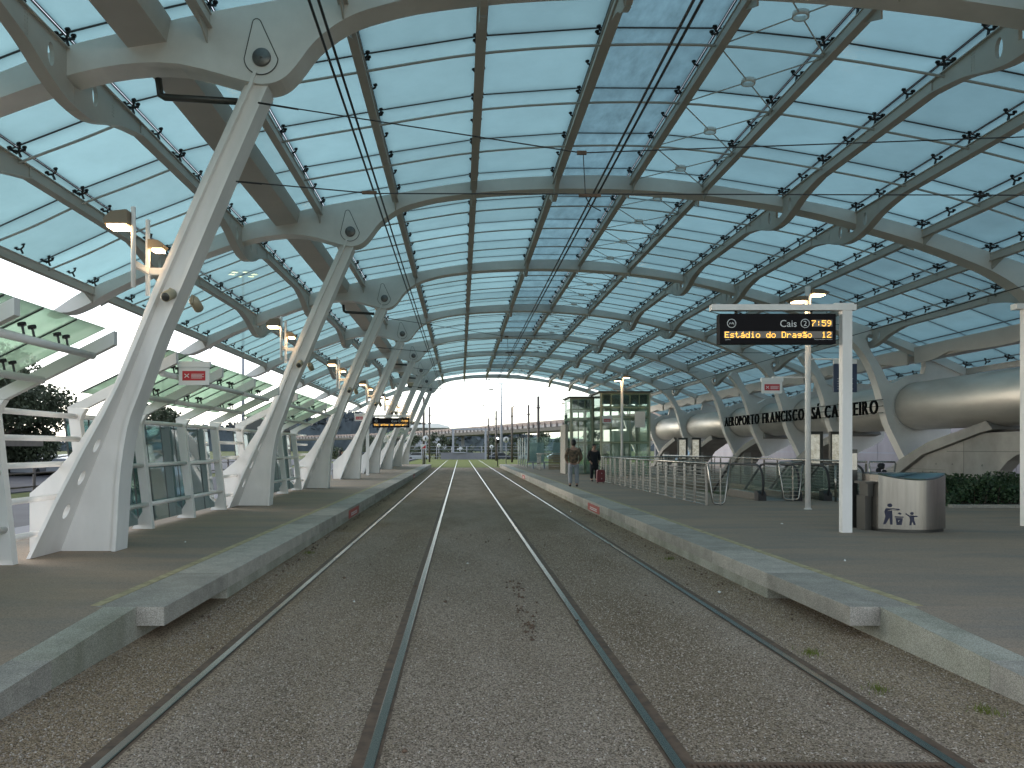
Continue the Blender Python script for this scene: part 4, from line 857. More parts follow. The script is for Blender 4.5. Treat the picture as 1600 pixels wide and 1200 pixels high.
mb = MB(); mb.bb(9.2, 9.75, 42.3, 42.33, 2.55, 3.4); mb.build('notice', 'paint', o)
# stair balustrade farther on
o = empty('stair_enclosure', 'low stair enclosure with timber slats and steel rail left of the lift', 'balustrade', (5.15, 51.5, PZ))
for k in range(6): mb = MB(); mb.bb(-.012, .012, .0 + .5 * k, .06 + .5 * k, 0, 1.05); mb.build('post', 'stainless', o)
for k in range(9): mb = MB(); mb.bb(.5, 1.75, .02, .06, .08 + .105 * k, .16 + .105 * k); mb.build('slat', 'wood', o)
mb = MB(); mb.bb(-.03, .03, -.03, 2.9, 1.06, 1.12); mb.bb(.03, 1.78, -.0, .07, 1.06, 1.12); mb.build('handrail', 'stainless', o)
for k in range(7): mb = MB(); mb.tube((0, 0, .14 + .12 * k), (0, 2.6, .14 + .12 * k), .01, 5); mb.build('cable', 'cable_steel', o)
# far right glass shelter and bench
o = empty('glass_shelter', 'far glass shelter with grey back panels at the end of the right platform', 'shelter', (5.0, 60, PZ))
for k in range(4): mb = MB(); mb.bb(.0, .012, 2.4 * k + .02, 2.4 * k + 2.38, .1, 2.2); mb.build('glass_pane', 'clear_glass', o)
for k in range(3): mb = MB(); mb.bb(.1 + 1.5 * k, 1.58 + 1.5 * k, 0, .012, .1, 2.3); mb.build('front_pane', 'clear_glass', o)
for x in (.3, 2.1): mb = MB(); mb.bb(x, x + 1.1, 1.5, 1.6, .4, 1.9); mb.build('back_panel', 'grey_mast', o)
for k in range(5): mb = MB(); mb.tube((0, 2.4 * k, 0), (0, 2.4 * k, 2.3), .04, 6); mb.build('post', 'column_paint', o)
o = empty('bench', 'grey bench in front of the far glass shelter', 'bench', (4.9, 57, PZ)); mb = MB(); mb.bb(-.2, 1.5, 0, .45, .42, .5); mb.build('seat', 'grey_mast', o)
for x in (.2, 1.0): mb = MB(); mb.bb(x, x + .12, .1, .35, 0, .419); mb.build('leg', 'grey_mast', o)

# ------------------------------------------------------------------ overhead wires
for i, (x, z) in enumerate(((-1.28, 5.5), (-1.2, 5.5), (1.9, 5.38), (1.97, 5.38))):
    mb = MB(); mb.tube((x, -20, z), (x, 140, z), .014, 5); o = mb.build('contact_wire', 'black'); tag(o, f'{"left" if i % 2 == 0 else "right"} black contact wire of the pair above the {"left" if i < 2 else "right"} track', 'wire', 'contact wires over the tracks')
mb = MB(); mb.tube((13.0, 0, 1.72 + 3.75), (13.0, 90, 1.72 + 3.75), .012, 5); tag(mb.build('power_cable', 'black'), 'single black cable running lengthwise under the right roof slope', 'cable')
for n_, k in enumerate((1, 3, 5, 7)):
    y = YA[k] - .25
    o = empty('span_wire', f'cross span wires with droppers at the {ORD[k - 1]} arch', 'wire', (0, y, 0), 'cross span wires')
    P_ = lambda x, z: (x, 0, z + CAMZ)
    mb = MB(); mb.tube(P_(-2.75, 4.69), P_(1.64, 4.01), .009, 5); mb.tube(P_(1.64, 4.01), P_(13.8, 4.45), .009, 5); mb.tube(P_(-3.05, 3.625), P_(-1.2, 3.46), .009, 5); mb.tube(P_(-1.2, 3.46), P_(13.9, 3.42), .009, 5); mb.tube(P_(1.66, 4.01), P_(1.69, 3.44), .007, 5); mb.path([P_(1.69, 3.42), P_(1.75, 3.3), P_(1.9, 3.22)], .008, 5); mb.build('wires', 'black', o)
    for c_, d_ in ((P_(1.64, 4.01), (.13, .03, .05)), (P_(1.75, 3.43), (.3, .03, .04)), (P_(-1.24, 3.47), (.2, .03, .04))): mb = MB(); mb.box(c_, d_); mb.build('insulator', 'rail_side', o)
    for a_, b_ in ((P_(-2.75, 4.69), P_(-2.2, 4.6)), (P_(-3.02, 3.62), P_(-2.7, 3.59))): mb = MB(); mb.tube(a_, b_, .013, 6); mb.build('turnbuckle', 'black', o)

# ------------------------------------------------------------------ people
def skin_body(name, joints, edges, mats, parent, loc=(0, 0, 0), sub=2):
    me = bpy.data.meshes.new(name); bm = bmesh.new(); lay = bm.verts.layers.skin.verify(); vs = []
    for i, (p, r_) in enumerate(joints):
        v = bm.verts.new(p); v[lay].radius = r_ if isinstance(r_, tuple) else (r_, r_); v[lay].use_root = (i == 0); vs.append(v)
    for a, b in edges: bm.edges.new((vs[a], vs[b]))
    bm.to_mesh(me); bm.free(); me.materials.append(M[mats]); o = bpy.data.objects.new(name, me); COL.objects.link(o); o.parent = parent; o.location = loc
    sk = o.modifiers.new('skin', 'SKIN'); sk.use_smooth_shade = True; ss = o.modifiers.new('sub', 'SUBSURF'); ss.levels = sub; ss.render_levels = sub
    return o
def person(label, x, y, rz, s, top_m, leg_m, long_coat=False, pockets=True, z0=PZ):
    o = empty('person', label, 'person', (x, y, z0), None, rz); o.scale = (s, s, s)
    # faces -y when rz = 0; one continuous body
    J = [((0, 0, .93), (.12, .08)), ((0, .01, 1.15), (.12, .09)), ((0, .02, 1.38), (.14, .09)), ((0, .01, 1.5), (.06, .06)), ((0, -.01, 1.6), (.075, .09)), ((0, -.01, 1.69), (.075, .09)), ((0, -.005, 1.75), (.045, .05)),
         ((.1, 0, .85), (.06, .06)), ((.12, -.01, .48), (.055, .06)), ((.125, .02, .1), (.045, .045)), ((.13, -.07, .04), (.045, .04)), ((.135, -.14, .03), (.04, .03)),
         ((-.1, 0, .85), (.06, .06)), ((-.12, -.01, .48), (.055, .06)), ((-.125, .02, .1), (.045, .045)), ((-.13, -.07, .04), (.045, .04)), ((-.135, -.14, .03), (.04, .03)),
         ((.2, .02, 1.4), (.065, .065)), ((.27, .04, 1.13), (.05, .05)), ((.22, -.06, .93), (.04, .04)), ((.18, -.1, .86), (.035, .03)),
         ((-.2, .02, 1.4), (.065, .065)), ((-.27, .04, 1.13), (.05, .05)), ((-.22, -.06, .93), (.04, .04)), ((-.18, -.1, .86), (.035, .03))]
    E = [(0, 1), (1, 2), (2, 3), (3, 4), (4, 5), (5, 6), (0, 7), (7, 8), (8, 9), (9, 10), (10, 11), (0, 12), (12, 13), (13, 14), (14, 15), (15, 16), (2, 17), (17, 18), (18, 19), (19, 20), (2, 21), (21, 22), (22, 23), (23, 24)]
    skin_body('body', J, E, 'skin', o)
    T = [((0, 0, .84), (.2, .15)), ((0, .01, 1.15), (.195, .15)), ((0, .02, 1.36), (.2, .14)), ((0, .015, 1.47), (.1, .09)), ((.21, .02, 1.39), (.085, .085)), ((.29, .04, 1.13), (.075, .075)), ((.235, -.05, .95), (.06, .06)), ((-.21, .02, 1.39), (.085, .085)), ((-.29, .04, 1.13), (.075, .075)), ((-.235, -.05, .95), (.06, .06))]
    TE = [(0, 1), (1, 2), (2, 3), (2, 4), (4, 5), (5, 6), (2, 7), (7, 8), (8, 9)]
    if long_coat: T.append(((0, 0, .55), (.24, .18))); TE.append((0, 10))
    skin_body('coat' if long_coat else 'jacket', T, TE, top_m, o)
    skin_body('trousers', [((0, 0, .93), (.165, .125)), ((.11, 0, .8), (.105, .11)), ((.12, -.01, .48), (.085, .09)), ((.125, .02, .1), (.07, .075)), ((-.11, 0, .8), (.105, .11)), ((-.12, -.01, .48), (.085, .09)), ((-.125, .02, .1), (.07, .075))], [(0, 1), (1, 2), (2, 3), (0, 4), (4, 5), (5, 6)], leg_m, o)
    for sx in (-1, 1): skin_body('shoe', [((sx * .127, .05, .045), (.05, .045)), ((sx * .13, -.06, .045), (.055, .04)), ((sx * .135, -.15, .035), (.045, .03))], [(0, 1), (1, 2)], 'hair', o, sub=1)
    hm = MB(); hm.lathe([(.088, -.02), (.096, .03), (.09, .08), (.06, .12), (0, .13)], (0, .012, 1.645), 14); hm.lathe([(0, -.1), (.06, -.09), (.088, -.03), (.092, .03), (.07, .09), (0, .12)], (0, .03, 1.63), 12); hm.build('hair', 'hair', o)
    fm = MB()
    for sx in (-1, 1): fm.box((sx * .03, -.093, 1.655), (.022, .01, .01))
    fm.build('eye', 'hair', o); fm = MB(); fm.prismX([(-.09, 1.655), (-.118, 1.615), (-.09, 1.61)], -.012, .012); fm.build('nose', 'skin', o)
    fm = MB(); fm.box((0, -.09, 1.575), (.045, .01, .01)); fm.build('mouth', 'case_red', o)
    for sx in (-1, 1): fm = MB(); fm.box((sx * .088, .0, 1.635), (.018, .03, .055)); fm.build('ear', 'skin', o)
    for sx in (-1, 1):
        for f in range(4): fm = MB(); a = Vector((sx * (.19 - .012 * f), -.1 - .008 * f, .86)); fm.path([a, a + Vector((-.004 * sx, -.012, -.04)), a + Vector((-.012 * sx, -.03, -.062 + .006 * abs(f - 1)))], .0085, 6); fm.build('finger', 'skin', o)
        fm = MB(); a = Vector((sx * .17, -.11, .9)); fm.path([a, a + Vector((-.025 * sx, -.02, -.02)), a + Vector((-.03 * sx, -.03, -.045))], .009, 6); fm.build('thumb', 'skin', o)
    return o
person('person in a brown patterned jacket and pale jeans standing with back turned', 4.24, 30.1, math.pi, 1.0, 'camo', 'jeans')
person('person in a long black coat standing beside the red suitcase', 5.83, 35.0, .25, .93, 'dark_cloth', 'dark_cloth', True)
o = empty('suitcase', 'dark red wheeled suitcase standing beside the person in black', 'suitcase', (5.75, 32.9, PZ))
mb = MB(); pf = [(-.14, .06), (-.16, .12), (-.16, .5), (-.13, .56), (.13, .56), (.16, .5), (.16, .12), (.14, .06)]; mb.prismY(pf, -.12, .12); b = mb.build('shell', 'case_red', o)
mb = MB(); mb.path([(-.08, .1, .55), (-.08, .1, .68), (.08, .1, .68), (.08, .1, .55)], .01, 6); mb.build('handle', 'dark_metal', o); mb = MB(); mb.bb(-.12, .12, -.13, -.121, .14, .3); mb.build('pocket', 'case_red', b)
for sx in (-.12, .12): mb = MB(); mb.lathe([(0, -.015), (.035, -.015), (.035, .015), (0, .015)], (sx, .08, .035), 10, (1, 0, 0)); mb.build('wheel', 'rubber', o)
for z in (.2, .42): mb = MB(); mb.box((.02, -.135, z), (.03, .008, .03)); mb.build('reflector', 'white', o)
# seated person far left
o = empty('bench', 'long grey bench behind the fourth leaning column', 'bench', (-6.2, 38.0, PZ)); mb = MB(); mb.bb(0, .45, 0, 2.0, .4, .46); mb.build('seat', 'grey_mast', o)
for y in (.2, 1.7): mb = MB(); mb.bb(.05, .4, y, y + .08, 0, .399); mb.build('leg', 'grey_mast', o)
o = empty('person', 'person in a dark jacket seated on the bench behind the fourth leaning column', 'person', (-6.0, 38.9, PZ), None, math.pi / 2)
J = [((0, 0, .55), (.15, .12)), ((0, -.03, .8), (.17, .13)), ((0, -.1, 1.0), (.17, .12)), ((0, -.13, 1.1), (.06, .06)), ((0, -.17, 1.22), (.08, .09)), ((0, -.16, 1.29), (.07, .08)), ((.1, -.2, .53), (.09, .09)), ((.12, -.44, .52), (.07, .07)), ((.12, -.42, .1), (.05, .05)), ((.12, -.55, .04), (.045, .035)), ((-.1, -.2, .53), (.09, .09)), ((-.12, -.44, .52), (.07, .07)), ((-.12, -.42, .1), (.05, .05)), ((-.12, -.55, .04), (.045, .035)), ((.21, -.1, .98), (.07, .07)), ((.24, -.18, .72), (.055, .055)), ((.1, -.38, .66), (.045, .045)), ((-.21, -.1, .98), (.07, .07)), ((-.24, -.18, .72), (.055, .055)), ((-.1, -.38, .66), (.045, .045))]
E = [(0, 1), (1, 2), (2, 3), (3, 4), (4, 5), (0, 6), (6, 7), (7, 8), (8, 9), (0, 10), (10, 11), (11, 12), (12, 13), (2, 14), (14, 15), (15, 16), (2, 17), (17, 18), (18, 19)]
skin_body('body', J, E, 'dark_cloth', o); hm = MB(); hm.lathe([(.09, -.03), (.1, .04), (.08, .1), (0, .13)], (0, -.15, 1.24), 12); hm.build('hair', 'hair', o); hm = MB(); hm.lathe([(0, -.07), (.05, -.06), (.075, 0), (.06, .05)], (0, -.2, 1.23), 10); hm.build('face', 'skin', o)

# ------------------------------------------------------------------ plants
def leaves(n, fn, size, name, mats, quad=True):
    P = np.array([fn() for _ in range(n)]); N = RNG.normal(size=(n, 3)); N /= np.linalg.norm(N, axis=1)[:, None]; T = np.cross(N, RNG.normal(size=(n, 3))); T /= np.linalg.norm(T, axis=1)[:, None]; B = np.cross(N, T)
    s = size * RNG.uniform(.6, 1.3, n)[:, None]
    V = np.stack([P - T * s * .5, P + B * s * .35, P + T * s * .5, P - B * s * .35], 1).reshape(-1, 3)
    F = np.arange(4 * n).reshape(-1, 4); return tri_mesh(V, F, name, mats, 4)
o = empty('hedge', 'low dark hedge at the right edge in front of the concrete wall', 'hedge', (0, 0, 0))
def hp():
    x = random.uniform(12.0, 15.7); y = random.uniform(19.7, 22.2); h = .62 + .12 * math.sin(x * 3.1) + .08 * math.sin(x * 7 + y * 4); t = min(1, (x - 11.9) * 1.2) ; return (x, y, PZ + abs(random.random() ** .5) * h * t)
put(leaves(14000, hp, .085, 'foliage', 'leaf_hedge'), 'foliage', o)
mb = MB()
for k in range(60): x, y = random.uniform(12.2, 15.6), random.uniform(19.9, 22.0); mb.tube((x, y, PZ), (x + random.uniform(-.15, .15), y, PZ + .5), .012, 4)
tag(mb.build('stems', 'bark', o), kind='stuff')
mb = MB(); mb.bb(11.9, 15.75, 19.35, 19.55, PZ, PZ + .07); tag(mb.build('kerb', 'coping'), kind='structure')
def tree(label, x, y, h, rw, n, leaf=.5, base=-.5, trunk_h=.35):
    o = empty('tree', label, 'tree', (x, y, base), 'trees behind the station'); rs = random.Random(int(x * 10 + y)); 
    mb = MB(); mb.tube((0, 0, 0), (.1, 0, h * .5), .035 * h, 8, .02 * h); blobs = []
    for k in range(11):
        a = rs.uniform(0, 6.28); rr = rw * rs.uniform(.2, .75); z = h * rs.uniform(trunk_h, .88); c = Vector((rr * math.cos(a), rr * math.sin(a), z)); blobs.append((c, rw * rs.uniform(.28, .5))); mb.tube((.05, 0, h * .35), c, .016 * h, 5, .006 * h)
    blobs.append((Vector((0, 0, h * .85)), rw * .45)); mb.build('trunk', 'bark', o)
    def fn():
        c, r_ = rs.choice(blobs); v = Vector((rs.gauss(0, 1), rs.gauss(0, 1), rs.gauss(0, 1))); v = v.normalized() * r_ * rs.random() ** .45; return (c.x + v.x, c.y + v.y, c.z + v.z * .85)
    put(leaves(n, fn, leaf, 'crown', 'leaf_dark'), 'crown', o); return o
tree('large dark tree behind the car park canopy at the left edge', -34.5, 60, 9.0, 6.6, 34000, .27, trunk_h=.12)
tree('smaller dark tree left of the large one beyond the car park', -46, 66, 8.2, 4.6, 9000, .32, trunk_h=.2)
tree('dark roadside tree seen through the wind shelter glass', -30, 78, 6.5, 3.6, 8000, .3, trunk_h=.2)
for i, (x, y, h) in enumerate(((-6, 190, 6), (-12, 200, 5.5), (-17, 185, 5), (-2, 205, 5), (14, 195, 5), (19, 185, 6), (24, 190, 5), (30, 180, 6), (-23, 195, 6), (8.5, 210, 5))):
    tree(f'{ORD[i]} dark shrubby tree below the viaduct', x, y, h, 2.8, 700, .6, trunk_h=.12)
# distant wooded ridge
def ridge():
    V = []; F = []; N = 400
    for k in range(N):
        x = -420 + 800 * k / N; y = 640 + 40 * math.sin(k * .05); h = 34 + 9 * math.sin(k * .031 + 1) + 4 * math.sin(k * .2) + random.uniform(0, 5)
        h *= max(.25, min(1, (40 - x) / 160)) * max(.12, min(1, (x + 260) / 90)); V += [(x, y, -2), (x, y, h * .8), (x, y + 60, h)]
    for k in range(N - 1):
        for j in range(2): a = 3 * k + j; F.append([a, a + 3, a + 4, a + 1])
    return tri_mesh(V, F, 'forest', 'far_forest', 4)
tag(put(ridge(), 'forest'), kind='stuff')
def rp():
    x = random.uniform(-420, 60); y = 640 + 40 * math.sin((x + 420) / 2 * .05) + random.uniform(0, 60); k = (x + 420) / 2; h = (34 + 9 * math.sin(k * .031 + 1) + 4 * math.sin(k * .2)) * max(.25, min(1, (40 - x) / 160)) * max(.12, min(1, (x + 260) / 90)); return (x, y - 2, h * random.uniform(.7, 1.12))
tag(put(leaves(5000, rp, 6.5, 'forest', 'far_forest'), 'forest'), kind='stuff')

# ------------------------------------------------------------------ beyond the platforms
o = empty('viaduct', 'long grey road viaduct crossing beyond the end of the tracks', 'viaduct', (0, 0, 0))
vp = [(-150, 560), (-60, 440), (-21, 372), (8, 290), (29, 222), (48, 160), (66, 110)]
for i, ((xa_, ya_), (xb_, yb_)) in enumerate(zip(vp, vp[1:])):
    a = Vector((xa_, ya_, 0)); b = Vector((xb_, yb_, 0)); d = b - a; nn = Vector((-d.y, d.x, 0)).normalized(); za, zb = 8.8 + .0 * i, 8.8
    mb = MB(); mb.prism([(-5, 6.6), (5, 6.6), (6, 7.6), (6, 8.4), (-6, 8.4), (-6, 7.6)], lambda p: tuple(a + nn * p[0] + Vector((0, 0, p[1]))), lambda p: tuple(b + nn * p[0] + Vector((0, 0, p[1])))); mb.build('deck', 'wall_purple', o)
    mb = MB()
    for off in (-6.05, 6.05): mb.prism([(off - .1, 8.4), (off + .1, 8.4), (off + .1, 9.3), (off - .1, 9.3)], lambda p: tuple(a + nn * p[0] + Vector((0, 0, p[1]))), lambda p: tuple(b + nn * p[0] + Vector((0, 0, p[1]))))
    mb.build('parapet', 'rust_beam', o)
    mb = MB(); nb = int(d.length / 4)
    for k in range(nb):
        c = a + d * (k / nb) - nn * 6.2; c2 = a + d * (k / nb) + nn * 6.2; mb.box((c.x, c.y, 8.2), (.35, .35, 1.3)); mb.box((c2.x, c2.y, 8.2), (.35, .35, 1.3))
    mb.build('brackets', 'rust_beam', o)
    for t in (.25, .75): c = a + d * t; mb = MB(); mb.box((c.x, c.y, 2.9), (1.3, 1.3, 7.4)); mb.build('pier', 'wall_purple', o)
o = empty('end_wall', 'low grey concrete wall closing the end of the tram tracks', 'wall', (0, 127, 0))
for k in range(5): mb = MB(); mb.bb(-3.2 + 1.4 * k, -1.82 + 1.4 * k, 0, .3, -.02, 1.05 if k != 1 else 1.1); mb.build('wall_panel', 'wall_purple', o)
mb = MB(); mb.bb(-1.2, .8, -.2, 0, 1.0, 1.18); mb.build('buffer_beam', 'grey_mast', o)
o = empty('white_van', 'small white van parked beyond the end wall', 'van', (-1.2, 212, .6))
mb = MB(); mb.prismY([(-2.3, .35), (-2.3, 2.0), (-2.1, 2.2), (.4, 2.2), (1.3, 1.45), (2.2, 1.2), (2.35, .8), (2.35, .35)], -.9, .9); mb.build('body', 'car_white', o)
mb = MB(); mb.prismY([(.3, 1.5), (.3, 2.0), (.45, 2.0), (1.1, 1.45)], -.91, .91); mb.prismY([(-1.9, 1.5), (-1.9, 2.0), (.1, 2.0), (.1, 1.5)], -.91, .91); mb.build('window', 'car_glass', o)
for x in (-1.5, 1.5): mb = MB(); mb.lathe([(0, -.95), (.35, -.95), (.35, .95), (0, .95)], (x, 0, .35), 14, (0, 1, 0)); mb.build('wheel', 'tyre', o)
def masts():
    lab = 'brown catenary mast '
    data = [(-3.85, 83, 7.05, .13, 'beside the last leaning column'), (-3.95, 101, 7.0, .12, 'second from the left platform end'), (4.95, 112, 7.0, .13, 'in the middle distance near the signal'), (6.4, 100, 6.9, .14, 'carrying a lamp on a bent arm'), (8.3, 98, 7.05, .14, 'left of the thick right mast'), (7.85, 81, 7.0, .15, 'thick and nearest, left of the lift'), (4.45, 129, 6.6, .12, 'thin and farthest by the end wall')]
    for x, y, h, r_, l in data:
        o = empty('catenary_mast', lab + l, 'mast', (x, y, 0), 'catenary masts beyond the platforms')
        mb = MB(); mb.tube((0, 0, 0), (0, 0, h), r_, 10, r_ * .85); mb.build('pole', 'mast', o)
        for z_ in (h - 1.2, h * .6): mb = MB(); mb.lathe([(r_ * 1.5, 0), (r_ * 1.5, .12), (r_, .12)], (0, 0, z_), 10); mb.build('band', 'mast', o)
        if 'bent' in l:
            mb = MB(); mb.path([(0, 0, h - .1), (.2, 0, h + .1), (.35, 0, h + .3)], .07, 6); mb.build('arm', 'mast', o); mb = MB(); mb.lathe([(0, -.2), (.2, -.15), (.22, .1), (0, .25)], (.45, 0, h + .35), 10); mb.build('lamp_head', 'lamp_lens', o)
masts()
for i, (y, z) in enumerate(((101, 5.6), (112, 5.2), (129, 4.9), (83, 5.3))):
    mb = MB(); mb.tube((-3.9, y, z), (6.5, y, z + .05), .012, 4); mb.box((-.6, y, z), (.25, .05, .12)); mb.box((3.2, y, z), (.25, .05, .12)); tag(mb.build('cross_wire', 'grey_mast'), f'{ORD[i]} thin cross wire between catenary masts beyond the platforms', 'wire', 'thin cross wires beyond the platforms')
o = empty('light_mast', 'tall pale tapering light mast beyond the end of the tracks', 'mast', (7.6, 150, 0)); mb = MB(); mb.tube((0, 0, 0), (0, 0, 13.8), .3, 12, .08); mb.build('pole', 'grey_mast', o); mb = MB(); mb.bb(-.5, .5, -.1, .1, 13.8, 13.95); mb.build('head', 'grey_mast', o)
def high_mast(label, x, y, h, lit=True):
    o = empty('light_mast', label, 'mast', (x, y, -.5), 'high light masts'); mb = MB(); mb.tube((0, 0, 0), (0, 0, h), .2, 10, .1); mb.build('pole', 'grey_mast', o)
    for k in range(6):
        a = k * math.pi / 3; mb = MB(); c = Vector((1.1 * math.cos(a), 1.1 * math.sin(a), h)); mb.tube((0, 0, h), c, .06, 5); mb.lathe([(0, .15), (.3, .1), (.4, -.08), (.36, -.1)], c, 8); hd = mb.build('lamp_head', 'grey_mast', o); mb = MB(); mb.lathe([(0, -.1), (.35, -.1)], c, 8); mb.build('lens', 'lamp_lens', hd)
high_mast('tall mast with a ring of six lamps seen through the left roof glass', -21.5, 79, 19.5)
high_mast('distant six lamp mast in the white sky left of the first column', -54, 145, 19)
for x, y, z, l in ((-3.6, 82, 2.75, 'round white sign beside the left end mast'), (-3.4, 124, 2.2, 'small round white sign left of the end wall'), (4.5, 79.5, 2.6, 'round white sign beside the right platform end'), (5.0, 130, 2.0, 'small round white sign right of the end wall')):
    o = empty('round_sign', l, 'sign', (x, y, 0), 'round signs at the track end'); mb = MB(); mb.tube((0, 0, 0), (0, 0, z), .04, 6); mb.build('post', 'grey_mast', o); mb = MB(); mb.lathe([(0, -.02), (.3, -.02), (.3, .02), (0, .02)], (0, -.06, z), 20, (0, 1, 0)); d = mb.build('disc', 'white', o); mb = MB(); mb.bb(-.06, .06, -.09, -.082, z - .14, z + .14); mb.build('mark', 'black', d)
o = empty('warning_sign', 'small white and red square sign below the round one', 'sign', (-3.75, 80, 0)); mb = MB(); mb.tube((0, 0, 0), (0, 0, 2.1), .035, 6); mb.build('post', 'grey_mast', o); mb = MB(); mb.bb(-.28, .28, -.06, -.04, 1.65, 2.15); mb.build('plate', 'white', o); mb = MB(); mb.prismY([(-.2, 1.72), (.24, 1.72), (.24, 2.08)], -.066, -.061); mb.build('mark', 'sign_red', o)
o = empty('tram_signal', 'black tram signal with a white light at the right platform end', 'signal', (3.55, 77, 0)); mb = MB(); mb.tube((0, 0, 0), (0, 0, 2.3), .05, 8); mb.build('post', 'black', o); mb = MB(); mb.lathe([(0, -.0), (.14, .05), (.2, .2), (.2, .45), (.14, .62), (0, .68)], (0, 0, 2.2), 12); mb.build('head', 'black', o); mb = MB(); mb.lathe([(0, 0), (.09, 0), (.09, .02)], (0, -.205, 2.7), 12, (0, -1, 0)); mb.build('lens', 'signal_light', o)
o = empty('distant_building', 'low flat roofed pale building on the skyline beyond the viaduct', 'building', (-30, 420, 0)); mb = MB(); mb.bb(0, 22, 0, 14, 0, 12.5); mb.build('wall', 'grey_mast', o); mb = MB(); mb.prismY([(-4, 12.5), (24, 12.5), (24, 13.3), (18, 14.8), (4, 14)], -3, 16); mb.build('roof', 'white', o)
for k in range(5): mb = MB(); mb.bb(1 + 4.2 * k, 4 + 4.2 * k, -.1, 0, 9.5, 11.8); mb.build('window', 'car_glass', o)
# car park on the left
mb = MB(); mb.bb(-14, -7.02, -30, 126, -.499, .12); tag(mb.build('road', 'asphalt'), kind='structure')
mb = MB(); mb.bb(-90, -22, 20, 160, -.499, -.44); tag(mb.build('car_park', 'asphalt'), kind='structure')
mb = MB(); mb.bb(-8.2, -7.01, -10, 75, .1201, PZ - .02); tag(mb.build('sidewalk', 'pale_concrete'), kind='structure')
o = empty('car_park_canopy', 'low dark flat roof on grey posts in front of the parked cars', 'canopy', (-30, 30, -.5)); mb = MB(); mb.bb(-22, 6, 8, 16, 2.35, 2.8); mb.build('roof', 'mast', o); mb = MB(); mb.bb(-22.05, 6.05, 7.95, 16.05, 2.8, 2.95); mb.build('fascia', 'grey_mast', o)
for k in range(6): mb = MB(); mb.bb(-20 + 5 * k, -19.6 + 5 * k, 9, 9.4, 0, 2.349); mb.build('post', 'grey_mast', o)
o = empty('bus_shelter', 'dark roofed kiosk beyond the second wind shelter', 'kiosk', (-12.6, 47, .12)); mb = MB(); mb.bb(0, 2.2, 0, 2, 0, 2.6); mb.build('wall', 'beige', o); mb = MB(); mb.prismY([(-.4, 2.6), (2.7, 2.6), (2.2, 3.5), (.2, 3.5)], -.5, 2.5); mb.build('roof', 'lift_roof', o)
mb = MB(); mb.bb(.4, 1.8, -.02, 0, 1.0, 2.2); mb.build('window', 'car_glass', o)
def car_mesh(body):
    mb = MB(); mb.cur = 0
    mb.prismY([(-2.1, .3), (-2.15, .75), (-1.7, .95), (-1.0, 1.38), (.5, 1.42), (1.1, .98), (2.0, .8), (2.1, .5), (2.05, .3)], -.85, .85)
    mb.cur = 1; mb.prismY([(-1.5, .95), (-.95, 1.33), (.42, 1.36), (.95, .98)], -.858, .858); mb.prism([(-.7, .98), (.7, .98), (.6, 1.38), (-.6, 1.38)], lambda p: (1.12 - (p[1] - .98) * 1.35, p[0], p[1] + .01), lambda p: (1.1 - (p[1] - .98) * 1.35, p[0], p[1]))
    mb.cur = 2
    for x in (-1.3, 1.3): mb.lathe([(0, -.87), (.31, -.87), (.31, .87), (0, .87)], (x, 0, .31), 12, (0, 1, 0))
    return mb.mesh('parked_car', [body, 'car_glass', 'tyre'])
cars = {c: car_mesh(c) for c in ('car_grey', 'car_white', 'car_dark', 'car_blue')}; cn = {'car_grey': 'silver grey', 'car_white': 'white', 'car_dark': 'near black', 'car_blue': 'dark blue'}
i = 0
for row, y in enumerate((64, 72, 82, 92, 104)):
    for k in range(9):
        x = -26 - 2.7 * k - (y - 64) * .42; c = random.choice(list(cars)); o = put(cars[c], 'parked_car', None, (x, y + random.uniform(-.4, .4), -.44), (0, 0, math.pi / 2 + random.uniform(-.04, .04)))
        tag(o, f'{cn[c]} car, {ORD[k]} in the {ORD[row]} row of the left car park', 'car', 'cars in the left car park')
o = empty('guard_fence', 'dark post and rail fence between road and car park', 'fence', (-16, 20, -.5))
for k in range(22): mb = MB(); mb.tube((0, 2.5 * k, 0), (0, 2.5 * k, 1.5), .06, 6); mb.build('post', 'mast', o)
for z in (.8, 1.3): mb = MB(); mb.tube((0, 0, z), (0, 53, z), .035, 6); mb.build('rail', 'mast', o)

# ------------------------------------------------------------------ airport terminal seen through the right roof slope
o = empty('terminal_building', 'large blue grey terminal building seen through the right roof glass', 'building', (42, -20, -.5))
mat('facade', (0.12, 0.20, 0.29), 0.3, var=0.12, scale=0.15); mat('facade_dark', (0.09, 0.12, 0.15), 0.2)
mb = MB(); mb.bb(0, 30, 0, 190, 0, 19.6); mb.build('wall', 'facade', o)
mb = MB(); mb.prismY([(-2.5, 20.2), (-2.5, 20.8), (31, 23.5), (31, 19.7), (-.2, 19.601)], -2, 192); mb.build('roof', 'facade', o)
wm = MB(); wm.bb(-.06, -.005, .1, 5.7, 0, 2.3); wm = wm.mesh('window', 'facade_dark')
for k in range(32):
    for z in (5, 9, 13): put(wm, 'window', o, (0, .2 + 5.9 * k, z))
for k in range(16): mb = MB(); mb.prismY([(-1.2, 20.5), (.2, 20.7), (-.3, 22.6)], 12 * k + .0, 12 * k + .5); mb.build('roof_fin', 'facade', o)

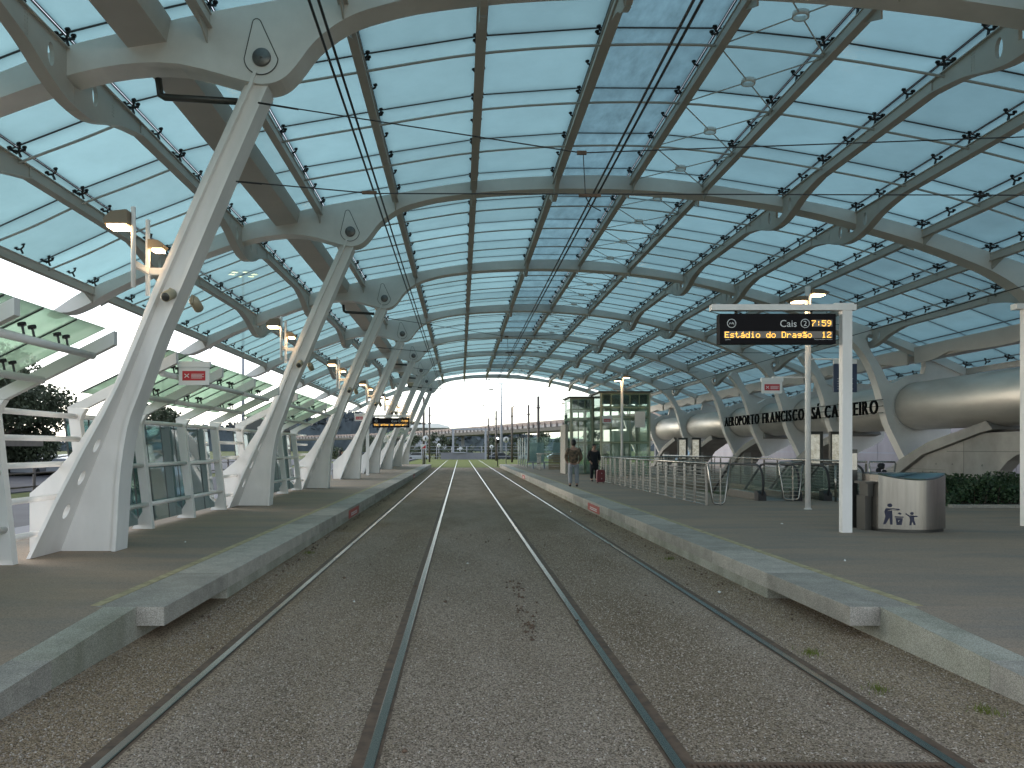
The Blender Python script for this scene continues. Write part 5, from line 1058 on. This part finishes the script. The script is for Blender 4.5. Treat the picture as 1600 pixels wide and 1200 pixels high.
# dark bits of debris and pale scraps
def chips(name, pts, size, m):
    P = np.array([(x, y, z + size * .3) for x, y, z in pts]); S = size * RNG.uniform(.5, 1.2, len(P)); tag(put(octs(P, S, name, m), name), kind='stuff')
chips('debris', [(random.gauss(.68, .05), random.uniform(7.2, 10.5), -.01) for _ in range(60)] + [(random.uniform(-2.6, 3.4), random.uniform(4, 16), -.01) for _ in range(60)] + [(3.5 + random.uniform(-.25, .0), random.uniform(7.8, 40), -.01) for _ in range(160)] + [(-2.68 + random.uniform(0, .2), random.uniform(7.8, 40), -.01) for _ in range(160)], .022, 'rail_side')
chips('litter', [(3.1, 9.6, -.01), (-1.2, 9, -.01), (.1, 12, -.01), (6.1, 15.2, PZ), (4.9, 10.2, PZ), (3.0, 21.8, -.01), (-4.2, 12.2, PZ)], .03, 'white')

# shrubs, cars and a fence between the end wall and the viaduct
rs_ = random.Random(3)
for k, (x, y) in enumerate(((-9, 150), (-14, 158), (-20, 165), (-5, 172), (6, 152), (11, 160), (16, 168), (22, 150), (2.5, 176), (-27, 170), (28, 160), (-11.5, 176))):
    tree(f'low dark shrub number {k + 1} from the first row behind the end wall' if False else ['leftmost low shrub', 'wide low shrub', 'tall low shrub', 'shrub left of the van', 'shrub right of the end wall', 'shrub by the pale mast', 'shrub behind the signal', 'shrub left of the lift', 'shrub just behind the van', 'far left shrub', 'shrub under the right viaduct end', 'shrub between two masts'][k] + ' below the viaduct', x, y, rs_.uniform(2.2, 3.6), 2.6, 500, .45, trunk_h=.1)
for k, (x, y, c) in enumerate(((-12, 140, 'car_dark'), (-7.5, 141, 'car_grey'), (7, 142, 'car_dark'), (12.5, 143, 'car_white'), (17.5, 142, 'car_grey'), (-17.5, 143, 'car_blue'))):
    o = put(cars[c], 'parked_car', None, (x, y, -.4), (0, 0, rs_.uniform(-.1, .1))); tag(o, f'{cn[c]} car parked {["left of the end wall", "close left of the end wall", "close right of the end wall", "right of the signal", "near the far lift side", "farthest left by the end mast"][k]} below the viaduct', 'car', 'cars below the viaduct')
o = empty('mesh_fence', 'thin grey fence running behind the end wall below the viaduct', 'fence', (-14, 133, -.5))
for k in range(15): mb = MB(); mb.tube((2.5 * k, 0, 0), (2.5 * k, 0, 2.6), .05, 6); mb.build('post', 'grey_mast', o)
for z in (.9, 1.5, 2.1, 2.55): mb = MB(); mb.tube((0, 0, z), (35, 0, z), .03, 5); mb.build('rail', 'grey_mast', o)
o = empty('overhead_gantry', 'grey steel gantry frame behind the end wall', 'gantry', (-1.5, 138, -.5))
for x in (0, 5.6): mb = MB(); mb.bb(x, x + .35, 0, .35, 0, 5.4); mb.build('leg', 'grey_mast', o)
mb = MB(); mb.bb(-.2, 6.2, .05, .3, 5.4, 5.7); mb.build('beam', 'grey_mast', o)
